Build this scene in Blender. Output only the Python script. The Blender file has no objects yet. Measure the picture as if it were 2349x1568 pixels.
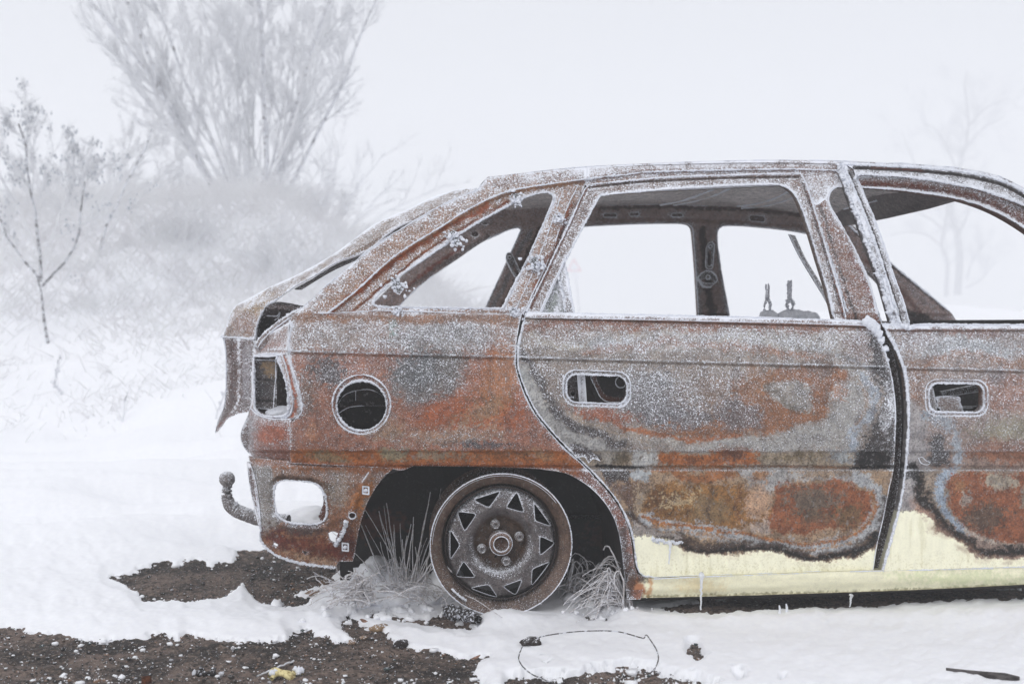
import bpy, bmesh, math, random
import numpy as np
from mathutils import Vector, Matrix
from mathutils.geometry import delaunay_2d_cdt

random.seed(7); RNG = np.random.default_rng(7)
sc = bpy.context.scene
COL = sc.collection

# ------------------------------------------------------------------ camera
F = 2610.0; U0 = 1174.5; V0 = 784.0; VH = 740.0; CH = 0.77
PITCH = math.atan((V0 - VH) / F)
cam = bpy.data.cameras.new('camera'); camo = bpy.data.objects.new('camera', cam); COL.objects.link(camo)
camo.location = (0, 0, CH); camo.rotation_euler = (math.pi / 2 - PITCH, 0, 0)
cam.sensor_width = 36; cam.lens = 36 * F / 2349; cam.clip_start = 0.05; cam.clip_end = 600
cam.dof.use_dof = True; cam.dof.focus_distance = 3.03; cam.dof.aperture_fstop = 3.6
sc.camera = camo

# ------------------------------------------------------------------ sky and light (overcast, fog)
w = bpy.data.worlds.new('World'); sc.world = w; w.use_nodes = True
nt = w.node_tree; bg = nt.nodes['Background']
SUN_EL, SUN_ROT = math.radians(33), math.radians(212)
sky = nt.nodes.new('ShaderNodeTexSky'); sky.sky_type = 'NISHITA'; sky.sun_disc = False
sky.sun_elevation = SUN_EL; sky.sun_rotation = SUN_ROT
sm_ = nt.nodes.new('ShaderNodeVectorMath'); sm_.operation = 'SCALE'; sm_.inputs['Scale'].default_value = 0.12
nt.links.new(sky.outputs[0], sm_.inputs[0])
mx = nt.nodes.new('ShaderNodeMix'); mx.data_type = 'RGBA'; mx.inputs[0].default_value = 0.93   # cloud cover
nt.links.new(sm_.outputs[0], mx.inputs[6]); 
tcw = nt.nodes.new('ShaderNodeTexCoord'); sxw = nt.nodes.new('ShaderNodeSeparateXYZ'); nt.links.new(tcw.outputs['Generated'], sxw.inputs[0])
mrw = nt.nodes.new('ShaderNodeMapRange'); mrw.interpolation_type = 'SMOOTHSTEP'; mrw.inputs[1].default_value = .22; mrw.inputs[2].default_value = .85   # overcast: brighter overhead
nt.links.new(sxw.outputs[2], mrw.inputs[0]); mw = nt.nodes.new('ShaderNodeMix'); mw.data_type = 'RGBA'; nt.links.new(mrw.outputs[0], mw.inputs[0])
mw.inputs[6].default_value = (.70, .715, .755, 1); mw.inputs[7].default_value = (1.20, 1.21, 1.25, 1); nt.links.new(mw.outputs[2], mx.inputs[7])
nt.links.new(mx.outputs[2], bg.inputs[0]); bg.inputs[1].default_value = 1.0
sun = bpy.data.lights.new('sun', 'SUN'); sun.energy = 1.0; sun.angle = math.radians(28); sun.color = (1, .975, .94)
suno = bpy.data.objects.new('sun', sun); COL.objects.link(suno)
suno.rotation_euler = (math.radians(57), 0, math.radians(-32))
sc.view_settings.view_transform = 'Standard'; sc.view_settings.look = 'None'
sc.view_settings.exposure = -0.13; sc.view_settings.gamma = 1
sc.cycles.volume_bounces = 4; sc.cycles.max_bounces = 12; sc.cycles.diffuse_bounces = 8; sc.cycles.use_denoising = True
sc.cycles.sample_clamp_indirect = 10

# ------------------------------------------------------------------ numpy helpers
def lin(c):
    c = np.asarray(c, float) / 255.0
    return np.where(c <= 0.04045, c / 12.92, ((c + 0.055) / 1.055) ** 2.4)

def _h(ix, iy, s):
    h = (ix.astype(np.int64) * 374761393 + iy.astype(np.int64) * 668265263 + s * 974711) & 0xffffffff
    h = ((h ^ (h >> 13)) * 1274126177) & 0xffffffff
    return ((h ^ (h >> 16)) & 0xffff) / 65535.0

def vn(x, y, s=0):
    x = np.asarray(x, float); y = np.asarray(y, float)
    ix = np.floor(x); iy = np.floor(y); fx = x - ix; fy = y - iy
    fx = fx * fx * (3 - 2 * fx); fy = fy * fy * (3 - 2 * fy)
    a = _h(ix, iy, s); b = _h(ix + 1, iy, s); c = _h(ix, iy + 1, s); d = _h(ix + 1, iy + 1, s)
    return (a + (b - a) * fx) * (1 - fy) + (c + (d - c) * fx) * fy

def fbm(x, y, s=0, o=4):
    """about -1..1"""
    x = np.asarray(x, float); y = np.asarray(y, float)
    t = 0; a = 1.0; n = 0
    for k in range(o):
        t = t + a * (vn(x, y, s + 17 * k) * 2 - 1); n += a; a *= 0.55; x = x * 2.03 + 5.1; y = y * 2.03 + 3.7
    return t / n * 1.5

def ss(a, b, x):
    t = np.clip((x - a) / (b - a), 0, 1); return t * t * (3 - 2 * t)

def seg_dist(px, py, pts, closed):
    pts = np.asarray(pts, float); n = len(pts)
    d = np.full(px.shape, 1e9)
    for i in range(n if closed else n - 1):
        a = pts[i]; b = pts[(i + 1) % n]; e = b - a; L2 = e @ e + 1e-12
        t = np.clip(((px - a[0]) * e[0] + (py - a[1]) * e[1]) / L2, 0, 1)
        d = np.minimum(d, (px - a[0] - t * e[0]) ** 2 + (py - a[1] - t * e[1]) ** 2)
    return np.sqrt(d)

def pip(px, py, pts):
    pts = np.asarray(pts, float); n = len(pts); ins = np.zeros(px.shape, bool)
    for i in range(n):
        x1, y1 = pts[i]; x2, y2 = pts[(i + 1) % n]
        if y1 == y2: continue
        c = ((y1 > py) != (y2 > py)) & (px < (x2 - x1) * (py - y1) / (y2 - y1) + x1)
        ins ^= c
    return ins

def spline(pts, closed=False, step=3.0):
    """Catmull-Rom through the points; a third value of 1 marks a sharp corner"""
    P = [np.array(p[:2], float) for p in pts]; cor = [len(p) > 2 and p[2] for p in pts]; n = len(P)
    out = []
    for i in range(n if closed else n - 1):
        j = (i + 1) % n
        p1, p2 = P[i], P[j]; e = p2 - p1
        p0 = P[i - 1] if (i > 0 or closed) and not cor[i] else p1 - e
        p3 = P[(j + 1) % n] if (j < n - 1 or closed) and not cor[j] else p2 + e
        L = np.linalg.norm(e) + 1e-9
        def lim(t):
            l = np.linalg.norm(t); return t * min(1, L / (l + 1e-9))
        m1 = lim((p2 - p0) / 2) if not cor[i] else e * 1.0
        m2 = lim((p3 - p1) / 2) if not cor[j] else e * 1.0
        k = max(1, int(round(L / step)))
        for t in np.arange(k) / k:
            t2 = t * t; t3 = t2 * t
            out.append((2*t3 - 3*t2 + 1) * p1 + (t3 - 2*t2 + t) * m1 + (-2*t3 + 3*t2) * p2 + (t3 - t2) * m2)
    if not closed: out.append(P[-1])
    return np.array(out)

def rrect(x0, y0, x1, y1, r, skew=0.0, n=6):
    p = []
    for cx, cy, a0 in ((x1 - r, y0 + r, -90), (x1 - r, y1 - r, 0), (x0 + r, y1 - r, 90), (x0 + r, y0 + r, 180)):
        for k in range(n + 1):
            a = math.radians(a0 + 90 * k / n); x = cx + r * math.cos(a); y = cy + r * math.sin(a)
            p.append((x, y + skew * (x - (x0 + x1) / 2)))
    return p

def circ(cx, cy, rx, ry, n=48):
    return [(cx + rx * math.cos(2 * math.pi * k / n), cy + ry * math.sin(2 * math.pi * k / n)) for k in range(n)]

# ------------------------------------------------------------------ pixel <-> space for measuring
def rays(u, v):
    x = (np.asarray(u, float) - U0) / F; y = -(np.asarray(v, float) - V0) / F
    cp, sp = math.cos(PITCH), math.sin(PITCH)
    return np.stack([x, cp + y * sp, -sp + y * cp], -1)

def proj(x, y, z):
    cp, sp = math.cos(PITCH), math.sin(PITCH); z = z - CH
    d = y * cp - z * sp; up = y * sp + z * cp
    return U0 + F * x / d, V0 - F * up / d

YAW = math.radians(5); CAR0 = np.array([0, 3.0, 0.0])
def to_local(p):
    p = np.asarray(p, float) - CAR0; c, s = math.cos(-YAW), math.sin(-YAW)
    return np.stack([p[..., 0] * c - p[..., 1] * s, p[..., 0] * s + p[..., 1] * c, p[..., 2]], -1)
_C = to_local(np.array([0, 0, CH]))
def P(u, v, y):
    """point of the car's own frame seen at (u, v) on the plane lateral = y"""
    u = np.asarray(u, float); v = np.asarray(v, float); y = np.broadcast_to(np.asarray(y, float), u.shape)
    d = rays(u, v); c, s = math.cos(-YAW), math.sin(-YAW)
    dl = np.stack([d[..., 0] * c - d[..., 1] * s, d[..., 0] * s + d[..., 1] * c, d[..., 2]], -1)
    t = (y - _C[1]) / dl[..., 1]
    return _C + dl * t[..., None]
def W(u, v, depth):
    d = rays(u, v); t = depth / d[..., 1]
    return np.array([0, 0, CH]) + d * np.asarray(t)[..., None]

# ------------------------------------------------------------------ mesh helpers
def mesh(name, V, Fc, mat, parent=None, smooth=True, tint=None, frost=None):
    me = bpy.data.meshes.new(name)
    V = np.asarray(V, np.float32)
    if isinstance(Fc, np.ndarray):
        k = Fc.shape[1]; nf = len(Fc)
        me.vertices.add(len(V)); me.vertices.foreach_set('co', V.ravel())
        me.loops.add(nf * k); me.loops.foreach_set('vertex_index', Fc.astype(np.int32).ravel())
        me.polygons.add(nf); me.polygons.foreach_set('loop_start', np.arange(nf, dtype=np.int32) * k)
        me.polygons.foreach_set('loop_total', np.full(nf, k, np.int32))
        me.update(calc_edges=True); me.validate()
    else:
        me.from_pydata([tuple(map(float, v)) for v in V], [], [tuple(int(i) for i in f) for f in Fc]); me.update()
    if smooth: me.polygons.foreach_set('use_smooth', np.ones(len(me.polygons), bool))
    if tint is not None:
        t = np.ones((len(V), 4), np.float32); t[:, :3] = tint
        a = me.attributes.new('tint', 'FLOAT_COLOR', 'POINT'); a.data.foreach_set('color', t.ravel())
    if frost is not None:
        f = np.ones(len(V), np.float32) * frost
        a = me.attributes.new('frost', 'FLOAT', 'POINT'); a.data.foreach_set('value', f.astype(np.float32))
    if mat: me.materials.append(mat)
    o = bpy.data.objects.new(name, me); COL.objects.link(o)
    if parent: o.parent = parent
    return o

def tag(o, label=None, cat=None, group=None, kind=None):
    if label: o['label'] = label
    if cat: o['category'] = cat
    if group: o['group'] = group
    if kind: o['kind'] = kind
    return o

def empty(name, loc, rz=0):
    o = bpy.data.objects.new(name, None); COL.objects.link(o); o.location = tuple(loc); o.rotation_euler = (0, 0, rz); return o

def tubes(paths, radii, sides=5):
    """paths: list of (n,3); radii: list of (n,) -> V, F"""
    Vs = []; Fs = []; base = 0
    for p, r in zip(paths, radii):
        p = np.asarray(p, float); n = len(p)
        if n < 2: continue
        r = np.broadcast_to(np.asarray(r, float), (n,))
        t = np.gradient(p, axis=0); t /= np.linalg.norm(t, axis=1)[:, None] + 1e-9
        ref = np.array([0, 0, 1.0]) if abs(t[:, 2]).mean() < .8 else np.array([1.0, 0, 0])
        a = np.cross(t, ref); a /= np.linalg.norm(a, axis=1)[:, None] + 1e-9; b = np.cross(t, a)
        ang = np.arange(sides) * 2 * math.pi / sides
        ring = p[:, None] + r[:, None, None] * (a[:, None] * np.cos(ang)[None, :, None] + b[:, None] * np.sin(ang)[None, :, None])
        Vs.append(ring.reshape(-1, 3))
        i = np.arange(n - 1)[:, None] * sides; k = np.arange(sides)[None]; k2 = (k + 1) % sides
        f = np.stack([i + k, i + k2, i + sides + k2, i + sides + k], -1).reshape(-1, 4) + base
        Fs.append(f); base += n * sides
    return np.concatenate(Vs), np.concatenate(Fs)

def panel(name, outer, holes, yf, mat, parent, colf=None, step=3.0, lip=0.012, back=False, tint=None, frost=None, edge=1.0, lipt=None, spl=True):
    """sheet-metal panel: outline and holes measured in the photo, real depth from yf(u,v), rolled edge of its own"""
    loops = [spline(outer, True, step) if spl else np.array(outer, float)] + [spline(h, True, step * .8) if spl else np.array(h, float) for h in holes]
    pts = []; edges = []; b = 0; ranges = []
    for L in loops:
        n = len(L); pts.append(L); edges += [(b + i, b + (i + 1) % n) for i in range(n)]; ranges.append((b, n)); b += n
    ou = loops[0]; x0, y0 = ou.min(0); x1, y1 = ou.max(0)
    gx, gy = np.meshgrid(np.arange(x0, x1, step), np.arange(y0, y1, step * .87))
    gx = gx + (np.arange(gx.shape[0]) % 2)[:, None] * step / 2
    gx = (gx + RNG.uniform(-.15, .15, gx.shape) * step).ravel(); gy = (gy + RNG.uniform(-.15, .15, gy.shape) * step).ravel()
    ok = pip(gx, gy, ou)
    for h in loops[1:]: ok &= ~pip(gx, gy, h)
    gx, gy = gx[ok], gy[ok]
    if len(gx):
        d = np.full(gx.shape, 1e9)
        for L in loops: d = np.minimum(d, seg_dist(gx, gy, L, True))
        k = d > step * .5; gx, gy = gx[k], gy[k]
    allp = np.concatenate(pts + [np.stack([gx, gy], -1)])
    res = delaunay_2d_cdt([Vector(p) for p in allp], edges, [], 0, 1e-5, True)
    vv = np.array([tuple(v) for v in res[0]]); ff = np.array(res[2])
    cen = vv[ff].mean(1)
    ok = pip(cen[:, 0], cen[:, 1], ou)
    for h in loops[1:]: ok &= ~pip(cen[:, 0], cen[:, 1], h)
    ff = ff[ok]
    u, v = vv[:, 0], vv[:, 1]
    y = yf(u, v) if callable(yf) else np.full(u.shape, float(yf))
    V = P(u, v, y)
    d = np.full(u.shape, 1e9)
    for L in loops: d = np.minimum(d, seg_dist(u, v, L, True))
    if colf: c, fr = colf(u, v)
    else: c = np.tile(lin(tint), (len(u), 1)); fr = np.full(u.shape, frost if frost is not None else .5)
    c = np.array(c); fr = fr + edge * (np.exp(-d / 3.5) * .55 + np.exp(-d / 11) * .22) * (fr > .02)
    n = len(V); Vs = [V]; Fs = [ff]; Cs = [c]; Rs = [fr]
    if back:
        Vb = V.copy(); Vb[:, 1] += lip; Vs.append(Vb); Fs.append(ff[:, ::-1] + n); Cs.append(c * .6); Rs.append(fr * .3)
    nb = sum(map(len, Vs))
    if lip:
        # find boundary vertices of the loops in the output
        orig = res[3]; mp = {}
        for i, o_ in enumerate(orig):
            for k in o_: mp.setdefault(k, i)
        for (b0, m) in ranges:
            idx = np.array([mp[b0 + i] for i in range(m)])
            A = V[idx]; 
            for q in (1, 2):
                B = A.copy(); B[:, 1] += lip * q / 2
                Vs.append(B)
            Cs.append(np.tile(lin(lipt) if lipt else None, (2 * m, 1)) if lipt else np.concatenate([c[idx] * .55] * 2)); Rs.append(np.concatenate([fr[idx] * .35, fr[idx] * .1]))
            i = np.arange(m); j = (i + 1) % m
            Fq = []
            for (a, b_) in ((idx, nb + i), (nb + i, nb + m + i)):
                a2 = a[j]; b2 = b_[j]
                Fq += [np.stack([a, a2, b2], -1), np.stack([a, b2, b_], -1)]
            Fs += Fq; nb += 2 * m
    return mesh(name, np.concatenate(Vs), np.concatenate(Fs), mat, parent, True, np.concatenate(Cs), np.concatenate(Rs))

def rime(pts, yf, r=0.0026, parent=None, name='frost_rim', closed=False, spl=True, bump=1.0, off=-0.0015, gap=0.0):
    """crust of hoar frost along an edge: a lumpy bead with needle crystals"""
    plist = pts if isinstance(pts, list) and isinstance(pts[0], list) and isinstance(pts[0][0], (list, tuple)) else [pts]
    paths = []; rad = []
    for p in plist:
        L = spline(p, closed, 1.6)
        if closed: L = np.concatenate([L, L[:1]])
        y = yf(L[:, 0], L[:, 1]) if callable(yf) else np.full(len(L), float(yf))
        X = P(L[:, 0], L[:, 1], y + off)
        n = len(X); sd = random.randint(0, 9999)
        s = np.arange(n)
        rr = r * (0.66 + .42 * fbm(s / 9., s * 0, sd) + .30 * fbm(s / 45., s * 0, sd + 3, 2) + .40 * RNG.random(n) * bump)
        rr = np.clip(rr, r * .25, None)
        if gap: rr *= ss(-gap - .2, -gap + .2, fbm(s / 25., s * 0, sd + 5)) * .9 + .1
        X = X + RNG.normal(0, r * .22 * bump, X.shape)
        paths.append(X); rad.append(rr)
        # needles
        k = RNG.random(n) < .45
        for a, q in zip(X[k], rr[k]):
            dd = RNG.normal(0, 1, 3); dd[1] = -abs(dd[1]); dd /= np.linalg.norm(dd)
            paths.append(np.array([a, a + dd * q * 1.7])); rad.append(np.array([q * .5, q * .12]))
    big = [i for i in range(len(paths)) if len(paths[i]) > 2]; sm = [i for i in range(len(paths)) if len(paths[i]) == 2]
    V1, F1 = tubes([paths[i] for i in big], [rad[i] for i in big], 6)
    if sm:
        V2, F2 = tubes([paths[i] for i in sm], [rad[i] for i in sm], 3)
        F2 = F2 + len(V1); V1 = np.concatenate([V1, V2]); F1 = np.concatenate([F1, F2])
    return mesh(name, V1, F1, M_FROST, parent)

_ico = {}
def ico(n):
    if n not in _ico:
        bm = bmesh.new(); bmesh.ops.create_icosphere(bm, subdivisions=n, radius=1)
        _ico[n] = (np.array([v.co[:] for v in bm.verts]), np.array([[v.index for v in f.verts] for f in bm.faces])); bm.free()
    return _ico[n]
def blobs(cs, rs, sub=1, rough=.25, seed=0, scale=None):
    v0, f0 = ico(sub); V = []; Fs = []; b = 0
    rg = np.random.default_rng(seed)
    for c, r in zip(cs, rs):
        r = np.asarray(r, float) if np.ndim(r) else np.array([r, r, r])
        th = rg.uniform(0, 6.28); R = np.array([[math.cos(th), -math.sin(th), 0], [math.sin(th), math.cos(th), 0], [0, 0, 1]])
        ph = rg.uniform(0, 50, 3)
        dis = 1 + rough * (np.sin(v0 @ np.array([2.3, 1.1, .7]) * 1.7 + ph[0]) * .5 + np.sin(v0 @ np.array([-1.2, 2.7, 1.9]) * 2.1 + ph[1]) * .4) + rg.normal(0, rough * .25, len(v0))
        V.append((v0 * dis[:, None] * r) @ R.T + np.asarray(c)); Fs.append(f0 + b); b += len(v0)
    return np.concatenate(V), np.concatenate(Fs)

# ------------------------------------------------------------------ materials
def newmat(name):
    m = bpy.data.materials.new(name); m.use_nodes = True
    return m, m.node_tree, m.node_tree.nodes['Principled BSDF']
def N(nt, t, **kw):
    n = nt.nodes.new(t)
    for k, v in kw.items(): setattr(n, k, v)
    return n
def math_(nt, op, a, b=None, c=None, clamp=False):
    n = N(nt, 'ShaderNodeMath', operation=op, use_clamp=clamp)
    for i, x in enumerate((a, b, c)):
        if x is None: continue
        if isinstance(x, (int, float)): n.inputs[i].default_value = x
        else: nt.links.new(x, n.inputs[i])
    return n.outputs[0]
def mixc(nt, f, a, b, mode='MIX'):
    n = N(nt, 'ShaderNodeMix', data_type='RGBA', blend_type=mode)
    for s, x in ((0, f), (6, a), (7, b)):
        if isinstance(x, (int, float)): n.inputs[s].default_value = x
        elif isinstance(x, tuple): n.inputs[s].default_value = (*x, 1)
        else: nt.links.new(x, n.inputs[s])
    return n.outputs[2]
def noise(nt, co, scale, detail=3, rough=.6, dist=0):
    n = N(nt, 'ShaderNodeTexNoise'); n.inputs['Scale'].default_value = scale; n.inputs['Detail'].default_value = detail
    n.inputs['Roughness'].default_value = rough; n.inputs['Distortion'].default_value = dist
    nt.links.new(co, n.inputs['Vector']); return n.outputs[0]
def rng_(nt, x, a, b, c=0., d=1.):
    n = N(nt, 'ShaderNodeMapRange', interpolation_type='SMOOTHSTEP'); n.inputs[1].default_value = a; n.inputs[2].default_value = b
    n.inputs[3].default_value = c; n.inputs[4].default_value = d; nt.links.new(x, n.inputs[0]); return n.outputs[0]
FW = (.86, .88, .94)     # frost white

def frosted_metal():
    m, nt, bs = newmat('frosted_burnt_metal')
    tc = N(nt, 'ShaderNodeTexCoord').outputs['Object']
    at = N(nt, 'ShaderNodeAttribute', attribute_name='tint').outputs['Color']
    fa = N(nt, 'ShaderNodeAttribute', attribute_name='frost').outputs['Fac']
    geo = N(nt, 'ShaderNodeNewGeometry').outputs['Normal']
    nz = N(nt, 'ShaderNodeSeparateXYZ'); nt.links.new(geo, nz.inputs[0])
    n1 = noise(nt, tc, 45, 5, .65); n2 = noise(nt, tc, 210, 4, .7); n3 = noise(nt, tc, 14, 5, .6, .6)
    # tonal mottling, rust grain, pits
    mot = rng_(nt, fa, .0, .10, .08, 1)
    c = mixc(nt, math_(nt, 'MULTIPLY', rng_(nt, n1, .38, .66), mot), at, mixc(nt, 1.0, at, (.60, .59, .60), 'MULTIPLY'))
    c = mixc(nt, math_(nt, 'MULTIPLY', rng_(nt, n2, .50, .60, 0, .7), mot), c, mixc(nt, 1.0, c, (1.40, 1.33, 1.22), 'MULTIPLY'))
    c = mixc(nt, math_(nt, 'MULTIPLY', rng_(nt, n2, .38, .46, .8, 0), mot), c, mixc(nt, 1.0, c, (.35, .30, .30), 'MULTIPLY'))
    c = mixc(nt, math_(nt, 'MULTIPLY', rng_(nt, n3, .55, .68, 0, .35), mot), c, mixc(nt, 1.0, c, (.7, .8, .85), 'MULTIPLY'))
    mp = N(nt, 'ShaderNodeMapping'); mp.inputs['Scale'].default_value = (1, 1, .14); nt.links.new(tc, mp.inputs[0])
    n4 = noise(nt, mp.outputs[0], 85, 4, .65); n5 = noise(nt, tc, 75, 7, .78, .3)
    c = mixc(nt, math_(nt, 'MULTIPLY', rng_(nt, n4, .56, .68, 0, .55), mot), c, mixc(nt, 1.0, c, (.55, .52, .50), 'MULTIPLY'))      # runs
    c = mixc(nt, math_(nt, 'MULTIPLY', rng_(nt, n5, .580, .595, 0, .50), mot), c, (.26, .255, .25))                             # bare scale
    c = mixc(nt, math_(nt, 'MULTIPLY', rng_(nt, n5, .412, .398, 0, .70), mot), c, (.075, .045, .032))                            # blisters
    hs = N(nt, 'ShaderNodeHueSaturation'); hs.inputs['Saturation'].default_value = 1.0; hs.inputs['Value'].default_value = 1.0; nt.links.new(c, hs.inputs['Color']); c = hs.outputs[0]
    # frost grains: two sizes of voronoi cell
    up = math_(nt, 'MULTIPLY', math_(nt, 'MAXIMUM', nz.outputs[2], 0.0), .55)
    dn = math_(nt, 'MULTIPLY', math_(nt, 'MINIMUM', nz.outputs[2], 0.0), .5)
    f = math_(nt, 'ADD', math_(nt, 'ADD', fa, math_(nt, 'MULTIPLY', up, rng_(nt, fa, 0, .1))), dn)
    f = math_(nt, 'MULTIPLY', f, rng_(nt, noise(nt, tc, 22, 3, .6), .3, .62, .86, 1.12))
    f = math_(nt, 'MULTIPLY', f, .95)
    masks = []
    for sc_, lo, k in ((245, .10, .38), (520, .16, .40), (125, .0, .26)):
        vo = N(nt, 'ShaderNodeTexVoronoi', feature='F1'); vo.inputs['Scale'].default_value = sc_; vo.inputs['Randomness'].default_value = 1
        nt.links.new(tc, vo.inputs['Vector'])
        sep = N(nt, 'ShaderNodeSeparateColor'); nt.links.new(vo.outputs['Color'], sep.inputs[0])
        rad = math_(nt, 'MULTIPLY', math_(nt, 'ADD', sep.outputs[0], .25), math_(nt, 'MULTIPLY', f, k))
        if sc_ == 125: rad = math_(nt, 'MULTIPLY', rad, rng_(nt, sep.outputs[1], .45, .5))
        d = math_(nt, 'SUBTRACT', rad, vo.outputs['Distance'])
        masks.append(rng_(nt, d, -.06, .05))
    mk = math_(nt, 'MAXIMUM', math_(nt, 'MAXIMUM', masks[0], masks[1]), masks[2])
    full = rng_(nt, math_(nt, 'ADD', f, math_(nt, 'MULTIPLY', n2, .9)), 1.55, 2.1)
    mk = math_(nt, 'MAXIMUM', mk, full)
    veil = math_(nt, 'MULTIPLY', rng_(nt, f, .1, 1.3), .12)
    c = mixc(nt, veil, c, (.62, .62, .66))
    c = mixc(nt, mk, c, FW)
    nt.links.new(c, bs.inputs['Base Color'])
    bs.inputs['Roughness'].default_value = .62; bs.inputs['Specular IOR Level'].default_value = .3
    bu = N(nt, 'ShaderNodeBump'); bu.inputs['Strength'].default_value = .8; bu.inputs['Distance'].default_value = .0018
    hsum = math_(nt, 'ADD', mk, math_(nt, 'MULTIPLY', n2, .35)); nt.links.new(hsum, bu.inputs['Height'])
    b2 = N(nt, 'ShaderNodeBump'); b2.inputs['Strength'].default_value = .35; b2.inputs['Distance'].default_value = .006
    nt.links.new(n3, b2.inputs['Height']); nt.links.new(bu.outputs[0], b2.inputs['Normal'])
    nt.links.new(b2.outputs[0], bs.inputs['Normal'])
    return m

def simple(name, col, rough=.8, nscale=0, col2=None, bump=0, spec=.3, lohi=(.35, .65)):
    m, nt, bs = newmat(name)
    bs.inputs['Roughness'].default_value = rough; bs.inputs['Specular IOR Level'].default_value = spec
    if nscale:
        tc = N(nt, 'ShaderNodeTexCoord').outputs['Object']; n = noise(nt, tc, nscale, 4)
        nt.links.new(mixc(nt, rng_(nt, n, *lohi), tuple(col), tuple(col2 or col)), bs.inputs['Base Color'])
        if bump:
            bu = N(nt, 'ShaderNodeBump'); bu.inputs['Strength'].default_value = .7; bu.inputs['Distance'].default_value = bump
            nt.links.new(n, bu.inputs['Height']); nt.links.new(bu.outputs[0], bs.inputs['Normal'])
    else: bs.inputs['Base Color'].default_value = (*col, 1)
    return m
M_METAL = frosted_metal()
def twigmat(name, a, b, sc_):
    m, nt, bs = newmat(name); nt.nodes.remove(bs); tc = N(nt, 'ShaderNodeTexCoord').outputs['Object']
    c = mixc(nt, rng_(nt, noise(nt, tc, sc_, 4), .35, .65), a, b); d = N(nt, 'ShaderNodeBsdfDiffuse'); t = N(nt, 'ShaderNodeBsdfTranslucent')
    nt.links.new(c, d.inputs[0]); nt.links.new(c, t.inputs[0]); mxs = N(nt, 'ShaderNodeMixShader'); mxs.inputs[0].default_value = .5
    nt.links.new(d.outputs[0], mxs.inputs[1]); nt.links.new(t.outputs[0], mxs.inputs[2]); nt.links.new(mxs.outputs[0], nt.nodes['Material Output'].inputs[0]); return m
M_FROST = simple('hoar_frost', FW, .75, 300, (.70, .73, .80), .001)
M_TWIG = twigmat('frosted_twig', (.975, .98, .985), (.93, .935, .955), 30)
M_BARK = simple('frosted_bark', (.15, .135, .14), .9, 22, (.74, .75, .79), 0, .2, (.34, .50))
M_BARKS = simple('sapling_bark', (.13, .12, .125), .9, 26, (.62, .63, .67), 0, .2, (.40, .56))
M_BARKD = simple('far_bark', (.20, .20, .22), .9, 12, (.45, .46, .51), 0, .2)  # bark paled so its colour carries part of the fog fade

# ================================================================== THE CAR
car = empty('burnt_car', CAR0, YAW)
tag(car, 'burnt-out rusty hatchback wreck covered in hoar frost, sitting on its bare rims in snow', 'car')

GR = (150, 140, 133); RO = (170, 98, 54); RB = (138, 86, 58); RD = (95, 58, 42); GL = (176, 175, 172); GD = (92, 90, 90)
BG = (163, 176, 188); BK = (30, 25, 25); TA = (186, 158, 125); CR = (254, 250, 222); OL = (132, 115, 84); BE = (194, 186, 166)
# (shape, data, colour, feather, ragged amplitude, opacity, frost or None)
LAY_Q = [
 ('p', [(640,720),(1200,720),(1200,812),(640,806)], (148,124,114), 14, 10, .8, .95),
 ('e', (1010,770,120,34,0), (122,124,126), 16, 14, .8, None),
 ('e', (765,770,75,28,0), (142,128,118), 16, 14, .7, None),
 ('p', [(640,716),(1200,716),(1200,742),(640,736)], (145,101,68), 5, 3, .7, .35),
 ('e', (900,750,8,16,0), (112,150,142), 4, 8, .8, None),
 ('e', (748,852,44,30,0), (38,36,40), 9, 22, .9, .75),
 ('e', (700,905,26,40,0), (92,72,52), 9, 22, .7, .7),
 ('e', (985,862,92,66,0), (92,88,84), 18, 20, .9, .75),
 ('e', (960,848,52,40,0), (66,74,78), 14, 20, .75, None),
 ('e', (1040,835,36,38,0), (84,76,66), 12, 18, .7, None),
 ('e', (1085,952,130,42,-.15), (164,88,46), 16, 22, .9, .45),
 ('e', (1140,880,46,90,.2), (172,114,70), 20, 20, .8, .45),
 ('s', [(1050,905),(1090,870),(1130,800)], (161,92,50), 18, 10, .6, None, 12),
 ('e', (1105,945,58,20,-.4), (150,124,96), 10, 16, .7, None),
 ('e', (1080,925,26,10,-.3), (110,84,64), 6, 12, .7, None),
 ('e', (1030,1000,105,24,0), (160,138,112), 12, 18, .6, .9),
 ('e', (885,985,36,26,0), (156,130,104), 9, 18, .7, None),
 ('e', (722,988,12,22,0), (196,140,104), 5, 8, .7, None),
 ('e', (1105,1022,62,8,0.05), (62,64,70), 5, 9, .9, .7),
 ('p', [(666,1030),(1330,1034),(1400,1075),(660,1068)], (162,96,48), 2, 2, .95, .2),
 ('e', (760,1050,34,14,0), (134,120,90), 5, 12, .8, None),
 ('e', (900,1045,36,16,0), (142,138,112), 5, 12, .85, None),
 ('e', (1000,1046,64,12,0), (146,136,116), 6, 14, .8, None),
 ('e', (1180,1046,60,10,0), (120,82,52), 6, 14, .7, None),
 ('e', (1240,1048,30,9,.3), (150,122,92), 5, 10, .6, None),
 ('p', [(640,1058),(1300,1064),(1400,1100),(1400,1120),(640,1090)], (141,79,36), 3, 4, .9, .12),
 ('s', [(1345,1100),(1385,1150),(1415,1210),(1432,1290),(1440,1370)], (122,72,52), 16, 4, .95, .75, 22),
 ('s', [(1425,1230),(1438,1300),(1445,1372)], (72,54,48), 8, 8, .8, .55, 14),
]
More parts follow.
